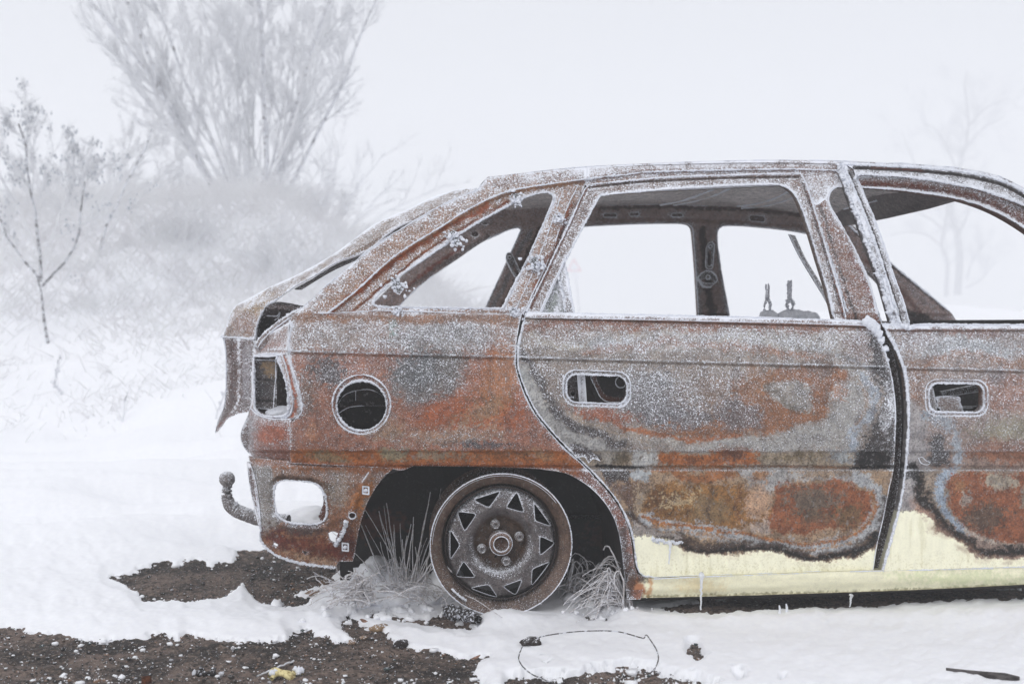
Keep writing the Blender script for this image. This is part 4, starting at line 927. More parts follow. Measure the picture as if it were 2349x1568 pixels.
rime([(1320,521),(1376,516.5),(1470,512.5),(1555,511.5),(1578,514.5),(1588,524),(1591,545),(1597,620),(1602,722)], fary, .0024, far, gap=0)
rime([(1674,730),(1664,670),(1653,613),(1645,548),(1647,528),(1657,519),(1680,517),(1709,517.5),(1786,524.5),(1852,534.5)], fary, .0024, far, gap=0)
rime([(915,703),(950,667),(988,636),(1052,592),(1103,557),(1137,540),(1167,527),(1188,522),(1195,526),(1162,600),(1113,706)], fary, .0024, far, gap=.1)
rime([(1946,516),(2011,575),(2042,602),(2100,650),(2176,712)], fary, .0036, far, gap=0)
rime([(1376,470.5),(1504,468),(1607,471),(1735,474),(1837,486)], fary, .0022, far, gap=0)
for sl_ in slots: rime(sl_, fary, .0014, far, closed=True, gap=0)
# seat-belt anchors on the far pillars
for (cx, cy, tlt) in ((1627, 600, .08), (1183, 622, -.42)):
    a = math.cos(tlt); b = math.sin(tlt)
    def T(L): return [(cx + x * a - y * b * -1 * -1, cy + x * b * -1 + y * a) if 0 else (cx + x * a + y * (-b), cy + x * b + y * a) for x, y in L]
    an = panel('belt_anchor', T([(-8,-36),(0,-46),(8,-40),(9,-20),(8,14),(-6,14),(-9,-20)]), [T([(-4,-24),(3,-24),(4,8),(-3,8)])], lambda u, v: fary(u, v) - .02, M_METAL, far, None, 2.2, .008, tint=(90,84,84), frost=.5)
    rime(T([(-8,-36),(0,-46),(8,-40),(9,-20),(8,14),(-6,14),(-9,-20)]), lambda u, v: fary(u, v) - .022, .0022, an, closed=True)
    rime(T(circ(0, -35, 4, 4, 12)), lambda u, v: fary(u, v) - .024, .0020, an, closed=True)
    bk = [(-22,40),(-18,30),(-6,22),(6,22),(18,32),(22,42),(14,50),(8,58),(-8,58),(-16,50)]
    bo = panel('buckle', T(bk), [T([(-14,42),(14,42),(10,48),(-10,48)])], lambda u, v: fary(u, v) - .035, M_METAL, far, None, 2.2, .01, tint=(110,104,104), frost=.6)
    rime(T(bk), lambda u, v: fary(u, v) - .038, .0040, bo, closed=True)
    rime(T(circ(0, 36, 5, 5, 12)), lambda u, v: fary(u, v) - .040, .0024, bo, closed=True)

# ---- dark interior: floor, sides, seats, wheel housing
def quad(name, p, mat, parent, tint, frost=.1): return mesh(name, p, [[0, 1, 2, 3]], mat, parent, False, lin(tint), frost)
quad('floor_pan', [(-.42, .36, .22), (1.75, .10, .16), (1.75, 1.40, .16), (-.42, 1.40, .22)], M_METAL, car, (26,21,20))
quad('bulkhead', [(1.72, .05, .10), (1.72, 1.38, .10), (1.72, 1.38, .78), (1.72, .05, .78)], M_METAL, car, (30,24,23))
quad('inner_side', [(-.42, .13, .55), (.02, .10, .48), (.02, .10, .72), (-.42, .15, .72)], M_METAL, car, (34,26,24))
# rear inner wing, seen through the filler hole
iw = panel('inner_wing', [(700,800,1),(1000,800,1),(1000,1060,1),(700,1060,1)], [], .155, M_METAL, car,
    lambda u, v: layers(u, v, np.tile(lin((24,19,18)), (len(u), 1)), np.full(u.shape, .06), [('s', [(770,945),(800,932),(840,922),(900,922)], (60,46,40), 3, 5, .8, .5, 2), ('e', (845,905,20,10,0), (74,46,34), 4, 10, .6, .2), ('e', (850,900,30,16,0), (50,36,30), 5, 10, .6, .15)], .3), 4, .01)
rime([(776,925),(790,906),(815,896),(845,893),(866,900),(888,918)], .10, .0011, iw, 'stiffener', gap=.1)
rime([(816,896),(816,918)], .10, .0010, iw, 'stiffener', gap=.1); rime([(776,948),(800,934),(840,930),(888,930)], .10, .0012, iw, 'stiffener', gap=.2)
arch2 = np.array([p[:2] for p in ARCH[:-1]], float)[:-1]
arch2 = np.concatenate([arch2, [(885,1088),(862,1118),(842,1154),(830,1190),(821,1226),(815,1262),(809,1290)]])
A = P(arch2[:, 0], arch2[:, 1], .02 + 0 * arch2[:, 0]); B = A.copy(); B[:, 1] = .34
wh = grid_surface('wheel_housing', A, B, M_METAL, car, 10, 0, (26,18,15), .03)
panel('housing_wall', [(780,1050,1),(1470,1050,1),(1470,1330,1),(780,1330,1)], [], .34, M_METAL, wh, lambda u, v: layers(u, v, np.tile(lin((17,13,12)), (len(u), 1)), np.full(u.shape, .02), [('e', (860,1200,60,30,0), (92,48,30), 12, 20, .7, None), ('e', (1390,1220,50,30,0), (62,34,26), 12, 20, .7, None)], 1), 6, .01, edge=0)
# headrest rods with snowy seat tops
def rod(cx, top, mid, bot, sn):
    s = empty('seat', P(np.array(float(cx)), np.array(float(bot)), .62)); s.parent = car
    def loc(o_):
        o_.parent = s; o_.matrix_parent_inverse = Matrix.Translation(-Vector(s.location)); return o_
    loc(rime([(cx - 2.5, top), (cx - 2.5, mid)], .62, .0052, None, 'headrest_rod', bump=.8)); loc(rime([(cx + 3, top), (cx + 3, mid)], .62, .0040, None, 'headrest_rod', bump=.8))
    loc(rime([(cx, mid - 4), (cx - 7, mid + 14), (cx - 3, mid + 30), (cx + 4, mid + 30), (cx + 7, mid + 12), (cx, mid - 4)], .62, .0050, None, 'rod_guide', bump=1.5))
    V, Fc = blobs(P(np.array([cx + q for q in sn]), np.array([bot + abs(q - 10) * .12 for q in sn], float), .62), [.026] * len(sn), 3, .25, int(cx)); loc(mesh('snow_cap', V, Fc, M_FROST, None))
    a = P(np.array([cx - 40., cx + 60.]), np.array([bot + 20., bot + 20.]), .62)
    loc(mesh('seat_frame', [a[0], a[1], (a[1][0] + .05, a[1][1], .25), (a[0][0] + .05, a[0][1], .25)], [[0, 1, 2, 3]], M_METAL, None, False, lin((70,50,44)), .4))
rod(1760, 652, 688, 730, (-2, 4)); rod(1812, 643, 684, 728, (-14, -4, 6, 16, 26, 38, 48))
# loose seat belt stay across the far window
bs_ = panel('belt_stay', [(1810,537,1),(1824,540,1),(1848,592),(1884,652),(1908,700),(1912,728,1),(1896,690),(1866,640),(1836,590)], [], .34, M_METAL, car, None, 2.5, .01, tint=(130,122,122), frost=.8)
rime([(1810,537),(1836,590),(1866,640),(1896,692)], .34, .0020, bs_)
rime(circ(1876, 590, 8, 13, 18), .12, .0028, car, 'door_pull', closed=True)

# frozen retaining clips round the side window
for i, (cx, cy, s) in enumerate(((911,657,1.25),(1043,548,1.2),(1187,458,.95),(1228,606,1.2),(1286,500,.7),(912,714,.55),(1178,716,.8))):
    rg = np.random.default_rng(i + 3); n = 40; s *= 1.18
    uu = cx + rg.normal(0, 8.5 * s, n) + np.linspace(-4, 6, n) * s; vv = cy + rg.normal(0, 6.5 * s, n) + np.linspace(-8, 8, n) * s * (.9 if s > .6 else .2)
    yb = .030 + max(0, 716 - cy) / 870 * .42
    V, Fc = blobs(P(uu, vv, yb - .004 + rg.uniform(-.010, .008, n)), list(rg.uniform(.0018, .0052, n) * (.6 + .4 * s)), 1, .5, i)
    cl = mesh('window_clip', V, Fc, M_FROST, car)
    panel('clip_plate', [(cx-9*s,cy-12*s,1),(cx+2*s,cy-14*s,1),(cx+9*s,cy+6*s,1),(cx+4*s,cy+13*s,1),(cx-6*s,cy+8*s,1)], [], yb - .003, M_METAL, cl, None, 2.5, .003, tint=(90,92,90), frost=.7)

# ---- wheel (bare steel rim)
wc = P(np.array(1150.), np.array(1248.), .03)
wheel = empty('wheel', wc); wheel.parent = car
K = 1 / 868.
def lathe(name, prof, tint, frost, n=96, mat=None, par=None):
    prof = np.array(prof, float); a = np.arange(n) * 2 * math.pi / n
    V = np.stack([prof[:, 0][:, None] * np.cos(a), np.repeat(prof[:, 1][:, None], n, 1), prof[:, 0][:, None] * np.sin(a)], -1).reshape(-1, 3)
    i = np.arange(len(prof) - 1)[:, None] * n; k = np.arange(n)[None]; k2 = (k + 1) % n
    Fq = np.stack([i + k, i + k2, i + n + k2, i + n + k], -1).reshape(-1, 4)
    t = np.tile(lin(tint), (len(V), 1)); an = np.arctan2(V[:, 2], V[:, 0])
    t = t * (1 + .35 * fbm(an * 5, V[:, 1] * 40 + np.hypot(V[:, 0], V[:, 2]) * 60, 8))[:, None]
    f = np.full(len(V), frost)
    return mesh(name, V, Fq, mat or M_METAL, par or wheel, True, t, f)
rim = lathe('rim', [(.1895,.012),(.1905,.004),(.1895,-.002),(.186,-.003),(.184,.004),(.180,.009),(.174,.011),(.169,.020),(.162,.024),(.158,.030),(.157,.040),(.155,.075),(.150,.11),(.160,.15),(.176,.165),(.178,.175),(.190,.180)], (104,84,72), .25)
lathe('rim_back', [(.150,.10),(.150,.012),(.1485,.018)], (60,46,40), .1)
# disc with its ten windows, traced as it is and laid on its own dome
cx0, cy0 = 1183., 735.
tri = [[(985,385),(1165,330),(1085,435)],[(1235,440),(1310,345),(1355,475)],[(1458,435),(1575,595),(1462,550)],[(1500,690),(1605,745),(1500,820)],[(1565,905),(1440,1065),(1440,945)],[(1340,1032),(1300,1145),(1212,1075)],[(1145,1165),(960,1095),(1080,1065)],[(965,990),(838,990),(888,880)],[(785,838),(785,640),(848,740)],[(848,490),(975,500),(895,615)]]
def rtri(t, r=.20):
    o_ = []
    for i in range(3):
        a, b, c = np.array(t[i - 1], float), np.array(t[i], float), np.array(t[(i + 1) % 3], float)
        for q in (0, .5, 1):
            p1 = b + (a - b) * r; p2 = b + (c - b) * r; o_.append(tuple((1 - q) ** 2 * p1 + 2 * q * (1 - q) * b + q * q * p2))
    return o_
S = .2930 * K
def dz(r):   # depth of the pressed disc by radius (metres)
    return np.interp(r, [0, .052, .062, .075, .086, .094, .105, .125, .140, .147, .151], [.040, .040, .037, .020, .004, -.003, -.001, .006, .012, .020, .030])
tri = [[(np.mean([q[0] for q in t]) + 1.24 * (x - np.mean([q[0] for q in t])), np.mean([q[1] for q in t]) + 1.24 * (y - np.mean([q[1] for q in t]))) for x, y in t] for t in tri]
holes = [rtri(t, .15) for t in tri]; discl = [circ(0, 0, .1505, .1505, 150)] + [[((x - cx0) * S, -(y - cy0) * S) for x, y in spline([(p[0], p[1]) for p in h], True, 12)] for h in holes] + [circ(0, 0, .024, .024, 32), [(x * 1 - .0105, y * 1 - .0425) for x, y in circ(0, 0, .0035, .0035, 12)]]
pts = []; edges = []; b = 0; rg_ = []
for L in discl:
    L = np.array(L); n = len(L); pts.append(L); edges += [(b + i, b + (i + 1) % n) for i in range(n)]; rg_.append((b, n)); b += n
g = np.arange(-.152, .152, .0028); gx, gy = [a.ravel() for a in np.meshgrid(g, g)]
ok = np.hypot(gx, gy) < .149
for L in discl[1:]: ok &= ~pip(gx, gy, np.array(L))
gx, gy = gx[ok], gy[ok]; dd = np.full(gx.shape, 9.)
for L in discl[1:]: dd = np.minimum(dd, seg_dist(gx, gy, np.array(L), True))
k = dd > .0014; gx, gy = gx[k], gy[k]
res = delaunay_2d_cdt([Vector(p) for p in np.concatenate(pts + [np.stack([gx, gy], -1)])], edges, [], 0, 1e-6, True)
vv = np.array([tuple(v) for v in res[0]]); ff = np.array(res[2]); cen = vv[ff].mean(1); ok = np.hypot(cen[:, 0], cen[:, 1]) < .1506
for L in discl[1:]: ok &= ~pip(cen[:, 0], cen[:, 1], np.array(L))
ff = ff[ok]; r = np.hypot(vv[:, 0], vv[:, 1]); de = np.full(r.shape, 9.)
for L in discl[1:11]: de = np.minimum(de, seg_dist(vv[:, 0], vv[:, 1], np.array(L), True))
ang = np.arctan2(vv[:, 1], vv[:, 0]); squ = 1 + .05 * np.cos(4 * (ang - math.radians(60)))
y = dz(r * np.where((r > .05) & (r < .1), squ, 1)) + .012 - .003 * ss(.010, .003, de)
Vd = np.stack([vv[:, 0], y, vv[:, 1]], -1)
t = lin((98,92,92)) * np.ones((len(r), 1)); hub = ss(.078, .066, r)[:, None]; t = t * (1 - hub) + lin((78,60,48)) * hub
t = t * (1 + .3 * fbm(vv[:, 0] * 60, vv[:, 1] * 60, 13))[:, None]
fr = .38 + .5 * ss(.006, .0, de) + .5 * np.exp(-((r - .080) / .006) ** 2) * (vv[:, 1] < .02) - .25 * hub[:, 0] + .3 * (r > .12) * (vv[:, 1] > .06)
nb = len(Vd); Vl = [Vd]; Fl = [ff]; tl = [t]; fl_ = [fr]
mp = {}
for i, o_ in enumerate(res[3]):
    for k in o_: mp.setdefault(k, i)
for (b0, m) in rg_:
    idx = np.array([mp[b0 + i] for i in range(m)]); Bq = Vd[idx].copy(); Bq[:, 1] += .006
    Vl.append(Bq); tl.append(t[idx] * .4); fl_.append(fr[idx] * .2); i = np.arange(m); j = (i + 1) % m
    Fl += [np.stack([idx, idx[j], nb + j], -1), np.stack([idx, nb + j, nb + i], -1)]; nb += m
disc = mesh('wheel_disc', np.concatenate(Vl), np.concatenate(Fl), M_METAL, wheel, True, np.concatenate(tl), np.concatenate(fl_))
def lrime(paths, r, par, name='frost_rim'):
    pa = []; ra = []
    for p in paths:
        p = np.array(p); L = np.linalg.norm(np.diff(p, axis=0), axis=1); s = np.concatenate([[0], np.cumsum(L)]); n = max(4, int(s[-1] / .0018)); q = np.linspace(0, s[-1], n)
        X = np.stack([np.interp(q, s, p[:, k]) for k in range(3)], -1) + RNG.normal(0, r * .18, (n, 3)); pa.append(X); ra.append(r * RNG.uniform(.6, 1.15, n))
    V, Fq = tubes(pa, ra, 6); return mesh(name, V, Fq, M_FROST, par)
for L in discl[1:11]:
    L = np.array(list(L) + [L[0]]); rr = np.hypot(L[:, 0], L[:, 1]); X = np.stack([L[:, 0], dz(rr) + .0085, L[:, 1]], -1)
    lrime([X], .0008, disc)
a = np.linspace(0, 2 * math.pi, 200)
lrime([np.stack([.1895 * np.cos(a), 0 * a - .003, .1895 * np.sin(a)], -1)], .0019, rim)
lrime([np.stack([.1835 * np.cos(a), 0 * a + .003, .1835 * np.sin(a)], -1)[20:100]], .0010, rim)
hubc = lathe('hub_cap', [(.0,.030),(.018,.030),(.0195,.024),(.0205,.004),(.024,.002),(.028,.004),(.031,.012),(.0325,.040)], (112,84,66), .45, 48)
lrime([np.stack([.0205 * np.cos(a[::4]), 0 * a[::4] + .003, .0205 * np.sin(a[::4])], -1), np.stack([.030 * np.cos(a[::3]), 0 * a[::3] + .009, .030 * np.sin(a[::3])], -1)], .0016, hubc)
for (bx, by) in ((1142,592),(1335,693),(1228,888),(1035,786)):
    c = np.array([(bx - cx0) * S, 0, -(by - cy0) * S])
    prof = [(.0,.010),(.005,.010),(.006,.002),(.0088,.000),(.0098,.003),(.0100,.018),(.0125,.020),(.0130,.026)]
    n = 6; V = []; 
    for (r_, yy) in prof:
        m_ = 24
        for k in range(m_):
            aa = 2 * math.pi * k / m_; hexr = r_ * (1 if r_ < .0085 or r_ > .011 else math.cos(math.pi / 6) / math.cos((aa % (math.pi / 3)) - math.pi / 6) * 1.08)
            V.append((c[0] + hexr * math.cos(aa), yy + .012, c[2] + hexr * math.sin(aa)))
    V = np.array(V); i = np.arange(len(prof) - 1)[:, None] * 24; k = np.arange(24)[None]; k2 = (k + 1) % 24
    bt = mesh('bolt', V, np.stack([i + k, i + k2, i + 24 + k2, i + 24 + k], -1).reshape(-1, 4), M_METAL, wheel, False, lin((124,116,112)), .75)
lathe('brake_drum', [(.0,.075),(.095,.075),(.102,.080),(.104,.11),(.104,.14)], (30,24,23), .03, 48)
# lead balance weight on the lower left flange
th = np.linspace(math.radians(222), math.radians(238), 8)
lrime([np.stack([.176 * np.cos(th), 0 * th + .002, .176 * np.sin(th)], -1)], .004, rim, 'balance_weight')

# ---- tow bar
tb = [(524,1106),(520,1130),(524,1152),(536,1166),(556,1176),(600,1190),(660,1196)]
Lb = spline(tb, False, 3); X = P(Lb[:, 0], Lb[:, 1], .45 - .0 * Lb[:, 0]); rr = np.interp(np.arange(len(X)), [0, 6, 20, len(X)], [.013, .015, .020, .022]); X = X + RNG.normal(0, .0006, X.shape)
V1, F1 = tubes([X], [rr], 14); tow = mesh('tow_bar', V1, F1, M_METAL, car, True, lin((128,120,118)), .85)
V, Fc = blobs([P(np.array(521.), np.array(1098.), .45)], [.0235], 3, .03, 1); mesh('tow_ball', V, Fc, M_METAL, tow, True, lin((130,122,120)), .8)
rime([(545,1150),(540,1166),(532,1184)], .44, .0022, tow, 'frost_rim')

# ================================================================== THE LAND
def crest_h(u):   # height of the bank 13 m away, by bearing
    vc = np.interp(u, [-1500,-300,0,300,650,760,850,1000,1150,1300,1800,2100,2349,3500], [560,545,535,512,505,548,600,655,715,742,746,738,735,735])
    return .77 + (740 - vc) * 13 / F
def land_z(x, y):
    yy = np.maximum(y, .5); u = U0 + F * x / yy
    t = ss(5.6, 12.6, y - 1.2 * fbm(x / 3., y / 3., 501, 2))
    z = np.maximum(crest_h(u), 0) * t * np.where(y < .6, 0, 1)
    z = z + .22 * ss(18, 30, y) * ss(1500, 2150, u)
    z = z + (.03 + .10 * ss(6, 14, y)) * fbm(x / 1.3, y / 1.6, 511, 3) * ss(4.2, 7, y)
    z = z + .006 * fbm(x / .35, y / .35, 521, 3) - .024 * ss(7, 4.5, y)
    z = z + .085 * fbm(x / .9 + y * .25, y / .32, 513, 2) * ss(3.5, 4.6, y) * ss(11, 7, y)
    return z
# bare patches, measured on the ground plane
BARE = [
 [(253,1309),(293,1300),(319,1291),(373,1276),(399,1284),(428,1278),(461,1276),(487,1284),(538,1276),(546,1247),(586,1236),(600,1236),(700,1230),(790,1250),(800,1290),(769,1302),(754,1317),(732,1328),(666,1342),(718,1353),(703,1366),(641,1370),(600,1361),(578,1346),(560,1324),(549,1328),(505,1353),(458,1359),(330,1359),(315,1339),(293,1328)],
 [(-900,1400),(0,1415),(55,1419),(66,1428),(154,1441),(238,1450),(315,1443),(351,1437),(366,1434),(410,1445),(428,1434),(513,1450),(586,1454),(663,1452),(670,1430),(699,1421),(725,1437),(743,1441),(762,1452),(824,1456),(800,1440),(785,1429),(782,1400),(800,1392),(835,1420),(860,1420),(893,1436),(887,1443),(931,1467),(981,1473),(1030,1478),(1081,1490),(1119,1481),(1100,1500),(1087,1519),(1110,1543),(1118,1575),(1140,1640),(1100,1900),(-900,1900)],
 [(849,1388),(900,1392),(960,1400),(1000,1387),(1025,1376),(1085,1398),(1078,1424),(1030,1424),(930,1408),(850,1402)],
 [(1345,1396),(1400,1398),(1390,1406),(1350,1404)],
 [(1490,1374),(1560,1382),(1600,1388),(1690,1386),(1760,1380),(1900,1372),(2050,1366),(2349,1356),(2700,1345),(2700,1325),(1900,1335),(1700,1345)],
 [(830,1180),(900,1110),(1500,1110),(1500,1250),(1430,1290),(1100,1300),(860,1270)],
]
SPARSE = [([(1160,1530),(1300,1535),(1376,1520),(1440,1512),(1500,1516),(1560,1532),(1610,1540),(1650,1556),(1600,1575),(1400,1580),(1150,1600)], .80), ([(1572,1458),(1600,1454),(1620,1490),(1600,1508),(1575,1480)], .8), ([(1680,1528),(1705,1530),(1710,1545),(1690,1548)], .75), ([(1790,1540),(1800,1545),(1790,1548)], .7),
          ([(1240,1500),(1260,1496),(1262,1510),(1242,1512)], .2)]
def snow_t(x, y):
    """snow thickness"""
    yy = np.maximum(y, 1.2)
    u, v = proj(x, yy, 0 * x)
    n = fbm(u / 9., v / 6., 531, 4); nb = fbm(u / 34., v / 20., 541, 3)
    T = .024 + .003 * fbm(x / .16, y / .13, 551, 2) + .007 * fbm(x / .5, y / .3, 553, 2) * ss(3.4, 4.2, y) + .02 * ss(3.6, 6, y)
    T = T + .010 * np.exp(-((v - 1410) / 12.) ** 2) * ss(1225, 1330, u) + .006 * ss(1900, 2300, u) * ss(1380, 1400, v)
    T = T + .030 * np.exp(-(((u - 1150) / 62.) ** 2 + ((v - 1418) / 13.) ** 2))
    near = (y < 6.5) & (y > 1.7)
    cov = np.full(x.shape, 30.)
    xn, yn = (u[near] + 5 * nb[near]), (v[near] + 3 * nb[near])
    for B in BARE:
        B = np.array(B, float); s = (xn > B[:, 0].min() - 40) & (xn < B[:, 0].max() + 40) & (yn > B[:, 1].min() - 40) & (yn < B[:, 1].max() + 40)
        if not s.any(): continue
        d = seg_dist(xn[s], yn[s], B, True); sd = np.where(pip(xn[s], yn[s], B), -d, d)
        c = cov[near]; c[s] = np.minimum(c[s], sd); cov[near] = c
    k = ss(-3.5, 5.5, cov + 4.2 * n)
    sp_ = np.zeros(x.shape)
    for B, st in SPARSE:
        B = np.array(B, float); d = seg_dist(u, v, B, True) if near.any() else 0
        sd = np.where(pip(u, v, B), d, -d); sp_ = np.maximum(sp_, st * ss(-8, 10, sd))
    n2 = fbm(u / 8., v / 4.5, 561, 3)
    k = k * np.where(sp_ > .01, ss(-.30, .30, n2 * .9 + .62 - 1.55 * sp_), 1); T = T * (1 - .6 * ss(0, .4, sp_))
    # scattered snow crumbs on the bare dirt, more towards the bottom of it
    cr = ss(.52, .72, fbm(u / 4.2, v / 2.8, 571, 3) + .34 * ss(1500, 1560, v) * ss(900, 200, abs(u - 200)) + .42 * ss(1530, 1568, v) * (u > 650) * (u < 1120) - .26 + .06 * (v < 1400))
    return T * k * (.36 + .64 * ss(2, 46, cov + 8 * nb)), k
def band_grid():
    a = np.concatenate([np.linspace(-4.0, -.60, 26)[:-1], np.linspace(-.60, -.50, 12)[:-1], np.arange(-.50, .50, .0021), np.linspace(.50, .60, 12), np.linspace(.60, 4.0, 26)[1:]])
    ys = [2.15]
    while ys[-1] < 5.2: ys.append(ys[-1] * 1.0021)
    while ys[-1] < 20: ys.append(ys[-1] * 1.009)
    while ys[-1] < 260: ys.append(ys[-1] * 1.06)
    ys = [-20, -12, -6, -3, -1, 0, .8, 1.3, 1.7, 1.95, 2.08] + ys
    ys = np.array(ys); A, Y = np.meshgrid(a, ys); X = A * np.maximum(Y, 2.2)
    n, m = X.shape; i = (np.arange(n - 1)[:, None] * m + np.arange(m - 1)[None]).ravel()
    return X.ravel(), Y.ravel(), np.stack([i, i + 1, i + m + 1, i + m], -1), (n, m)
gx, gy, gf, shp = band_grid()
gz = land_z(gx, gy)
th, kk = snow_t(gx, gy)
un, vn_ = proj(gx, np.maximum(gy, 1.2), 0 * gx)
near = (gy < 6) & (gy > 1.5)
dz_ = np.zeros(gx.shape); 
dz_[near] = .0030 * fbm(gx[near] / .012, gy[near] / .012, 601, 3) + .0060 * fbm(gx[near] / .05, gy[near] / .05, 611, 3)
zg = gz + dz_
zs = gz + th - .0075 * (1 - kk) + .0004 * fbm(gx / .012, gy / .014, 621, 2) * near

mG, nt, bs = newmat('frozen_dirt')
tc = N(nt, 'ShaderNodeTexCoord').outputs['Object']
a1 = noise(nt, tc, 4.5, 7, .68, .5); a2 = noise(nt, tc, 160, 4, .7); a3 = noise(nt, tc, 40, 5, .7)
c = mixc(nt, rng_(nt, a1, .40, .60), tuple(lin((44,38,35))), tuple(lin((118,102,93))))
c = mixc(nt, rng_(nt, a3, .45, .62, 0, .7), c, tuple(lin((44,39,36))))
vo = N(nt, 'ShaderNodeTexVoronoi'); vo.inputs['Scale'].default_value = 150; nt.links.new(tc, vo.inputs['Vector'])
se = N(nt, 'ShaderNodeSeparateColor'); nt.links.new(vo.outputs['Color'], se.inputs[0])
c = mixc(nt, rng_(nt, se.outputs[0], .86, .90, 0, .6), c, tuple(lin((138,122,110))))
c = mixc(nt, rng_(nt, se.outputs[1], .86, .9, 0, .8), c, tuple(lin((30,28,27))))
c = mixc(nt, rng_(nt, a2, .62, .68, 0, .8), c, tuple(lin((205,205,210))))
nt.links.new(c, bs.inputs['Base Color']); bs.inputs['Roughness'].default_value = .9
bu = N(nt, 'ShaderNodeBump'); bu.inputs['Strength'].default_value = 1; bu.inputs['Distance'].default_value = .004
nt.links.new(math_(nt, 'ADD', a2, vo.outputs['Distance']), bu.inputs['Height']); nt.links.new(bu.outputs[0], bs.inputs['Normal'])
mS, nt, bs = newmat('snow')
tc = N(nt, 'ShaderNodeTexCoord').outputs['Object']; s1 = noise(nt, tc, 500, 3, .7); s2 = noise(nt, tc, 60, 4, .6)
nt.links.new(mixc(nt, rng_(nt, s2, .3, .7), (.89, .90, .94), (.93, .94, .965)), bs.inputs['Base Color']); bs.inputs['Roughness'].default_value = .7
bs.inputs['Specular IOR Level'].default_value = .25
bu = N(nt, 'ShaderNodeBump'); bu.inputs['Strength'].default_value = .5; bu.inputs['Distance'].default_value = .0006
nt.links.new(math_(nt, 'ADD', s1, math_(nt, 'MULTIPLY', s2, 1.0)), bu.inputs['Height']); nt.links.new(bu.outputs[0], bs.inputs['Normal'])
tag(mesh('ground', np.stack([gx, gy, zg], -1), gf, mG), kind='structure')
tag(mesh('snow', np.stack([gx, gy, zs], -1), gf, mS), kind='structure')

def gpt(u, v, y=None):
    """ground point seen at (u, v)"""
    d = rays(u, v); p = np.array([0, 0, CH]); t = 1.
    for t in np.arange(2.0, 60, .01):
        q = p + d / d[1] * t
        if q[2] < float(land_z(np.array([q[0]]), np.array([q[1]]))[0]): return q
    return q
def surf(x, y):
    x = np.atleast_1d(np.asarray(x, float)); y = np.atleast_1d(np.asarray(y, float)); t, _ = snow_t(x, y); return land_z(x, y) + np.maximum(t, 0)

# crumbs of snow on the dirt
n = 1500; uu = RNG.uniform(-40, 1130, n); vv = 1600 - RNG.power(2.2, n) * 0 - RNG.random(n) ** .6 * 190
uu = np.concatenate([uu, RNG.uniform(600, 1120, 1300), RNG.uniform(0, 300, 500), RNG.uniform(600, 840, 260), RNG.uniform(1130, 1660, 700)]); vv = np.concatenate([vv, RNG.uniform(1535, 1585, 1300), RNG.uniform(1530, 1590, 500), RNG.uniform(1270, 1370, 260), RNG.uniform(1500, 1580, 700)])
D = F * CH / (vv - VH); X = (uu - U0) / F * D; t, kq = snow_t(X, D); ok = (kq < .35) & (RNG.random(len(X)) < ss(-.5, .9, fbm(uu / 26., vv / 14., 801, 3)) + .08); X, D = X[ok], D[ok]
ue_ = RNG.uniform(-40, 1640, 26000); ve_ = RNG.uniform(1230, 1580, 26000); De = F * CH / (ve_ - VH); Xe = (ue_ - U0) / F * De; _, ke = snow_t(Xe, De); ok = (ke > .004) & (ke < .30); X = np.concatenate([X, Xe[ok]]); D = np.concatenate([D, De[ok]])
r = RNG.lognormal(math.log(.0014), .75, len(X)).clip(.0006, .012); z = land_z(X, D) + .001
V, Fc = blobs(np.stack([X, D, z + r * .3], -1), [(q * RNG.uniform(.8, 1.5), q, q * .6) for q in r], 1, .5, 77)
tag(mesh('snow_crumbs', V, Fc, mS), kind='stuff')

# gravel: small stones on the bare dirt
n = 6000; uu = RNG.uniform(-40, 1180, n); vv = RNG.uniform(1232, 1585, n)
k = RNG.random(n) < .22; uu[k] = RNG.uniform(560, 880, k.sum()); vv[k] = RNG.uniform(1280, 1400, k.sum())
k = RNG.random(n) < .16; uu[k] = RNG.uniform(1180, 1660, k.sum()); vv[k] = RNG.uniform(1450, 1575, k.sum())
D = F * CH / (vv - VH); X = (uu - U0) / F * D
t, kq = snow_t(X, D); ok = kq < .3; X, D = X[ok], D[ok]
r = RNG.lognormal(math.log(.0022), .55, len(X)).clip(.001, .009)
z = land_z(X, D); v0, f0 = ico(1)
def stones(X, D, z, r, pick):
    V, Fc = blobs(np.stack([X, D, z + r * .35], -1), [(q, q * RNG.uniform(.6, 1), q * RNG.uniform(.4, .8)) for q in r], 1, .35, pick); return V, Fc
V, Fc = stones(X, D, z, r, 5)
cc = np.array([lin((62,56,52)), lin((40,37,36)), lin((104,92,82)), lin((150,120,98)), lin((72,84,84)), lin((190,190,196))])
pc = cc[RNG.choice(6, len(X), p=[.32,.3,.16,.08,.08,.06])]
M_STONE, nt, bs = newmat('stone'); at = N(nt, 'ShaderNodeAttribute', attribute_name='tint').outputs['Color']
tc = N(nt, 'ShaderNodeTexCoord').outputs['Object']; ns = noise(nt, tc, 260, 3)
gn = N(nt, 'ShaderNodeNewGeometry').outputs['Normal']; sp_n = N(nt, 'ShaderNodeSeparateXYZ'); nt.links.new(gn, sp_n.inputs[0])
nt.links.new(mixc(nt, rng_(nt, math_(nt, 'ADD', ns, math_(nt, 'MULTIPLY', sp_n.outputs[2], .22)), .70, .80), mixc(nt, ns, mixc(nt, 1.0, at, (.6, .6, .6), 'MULTIPLY'), at), FW), bs.inputs['Base Color']); bs.inputs['Roughness'].default_value = .85
tag(mesh('gravel', V, Fc, M_STONE, None, False, np.repeat(pc, len(v0), 0)), kind='stuff')

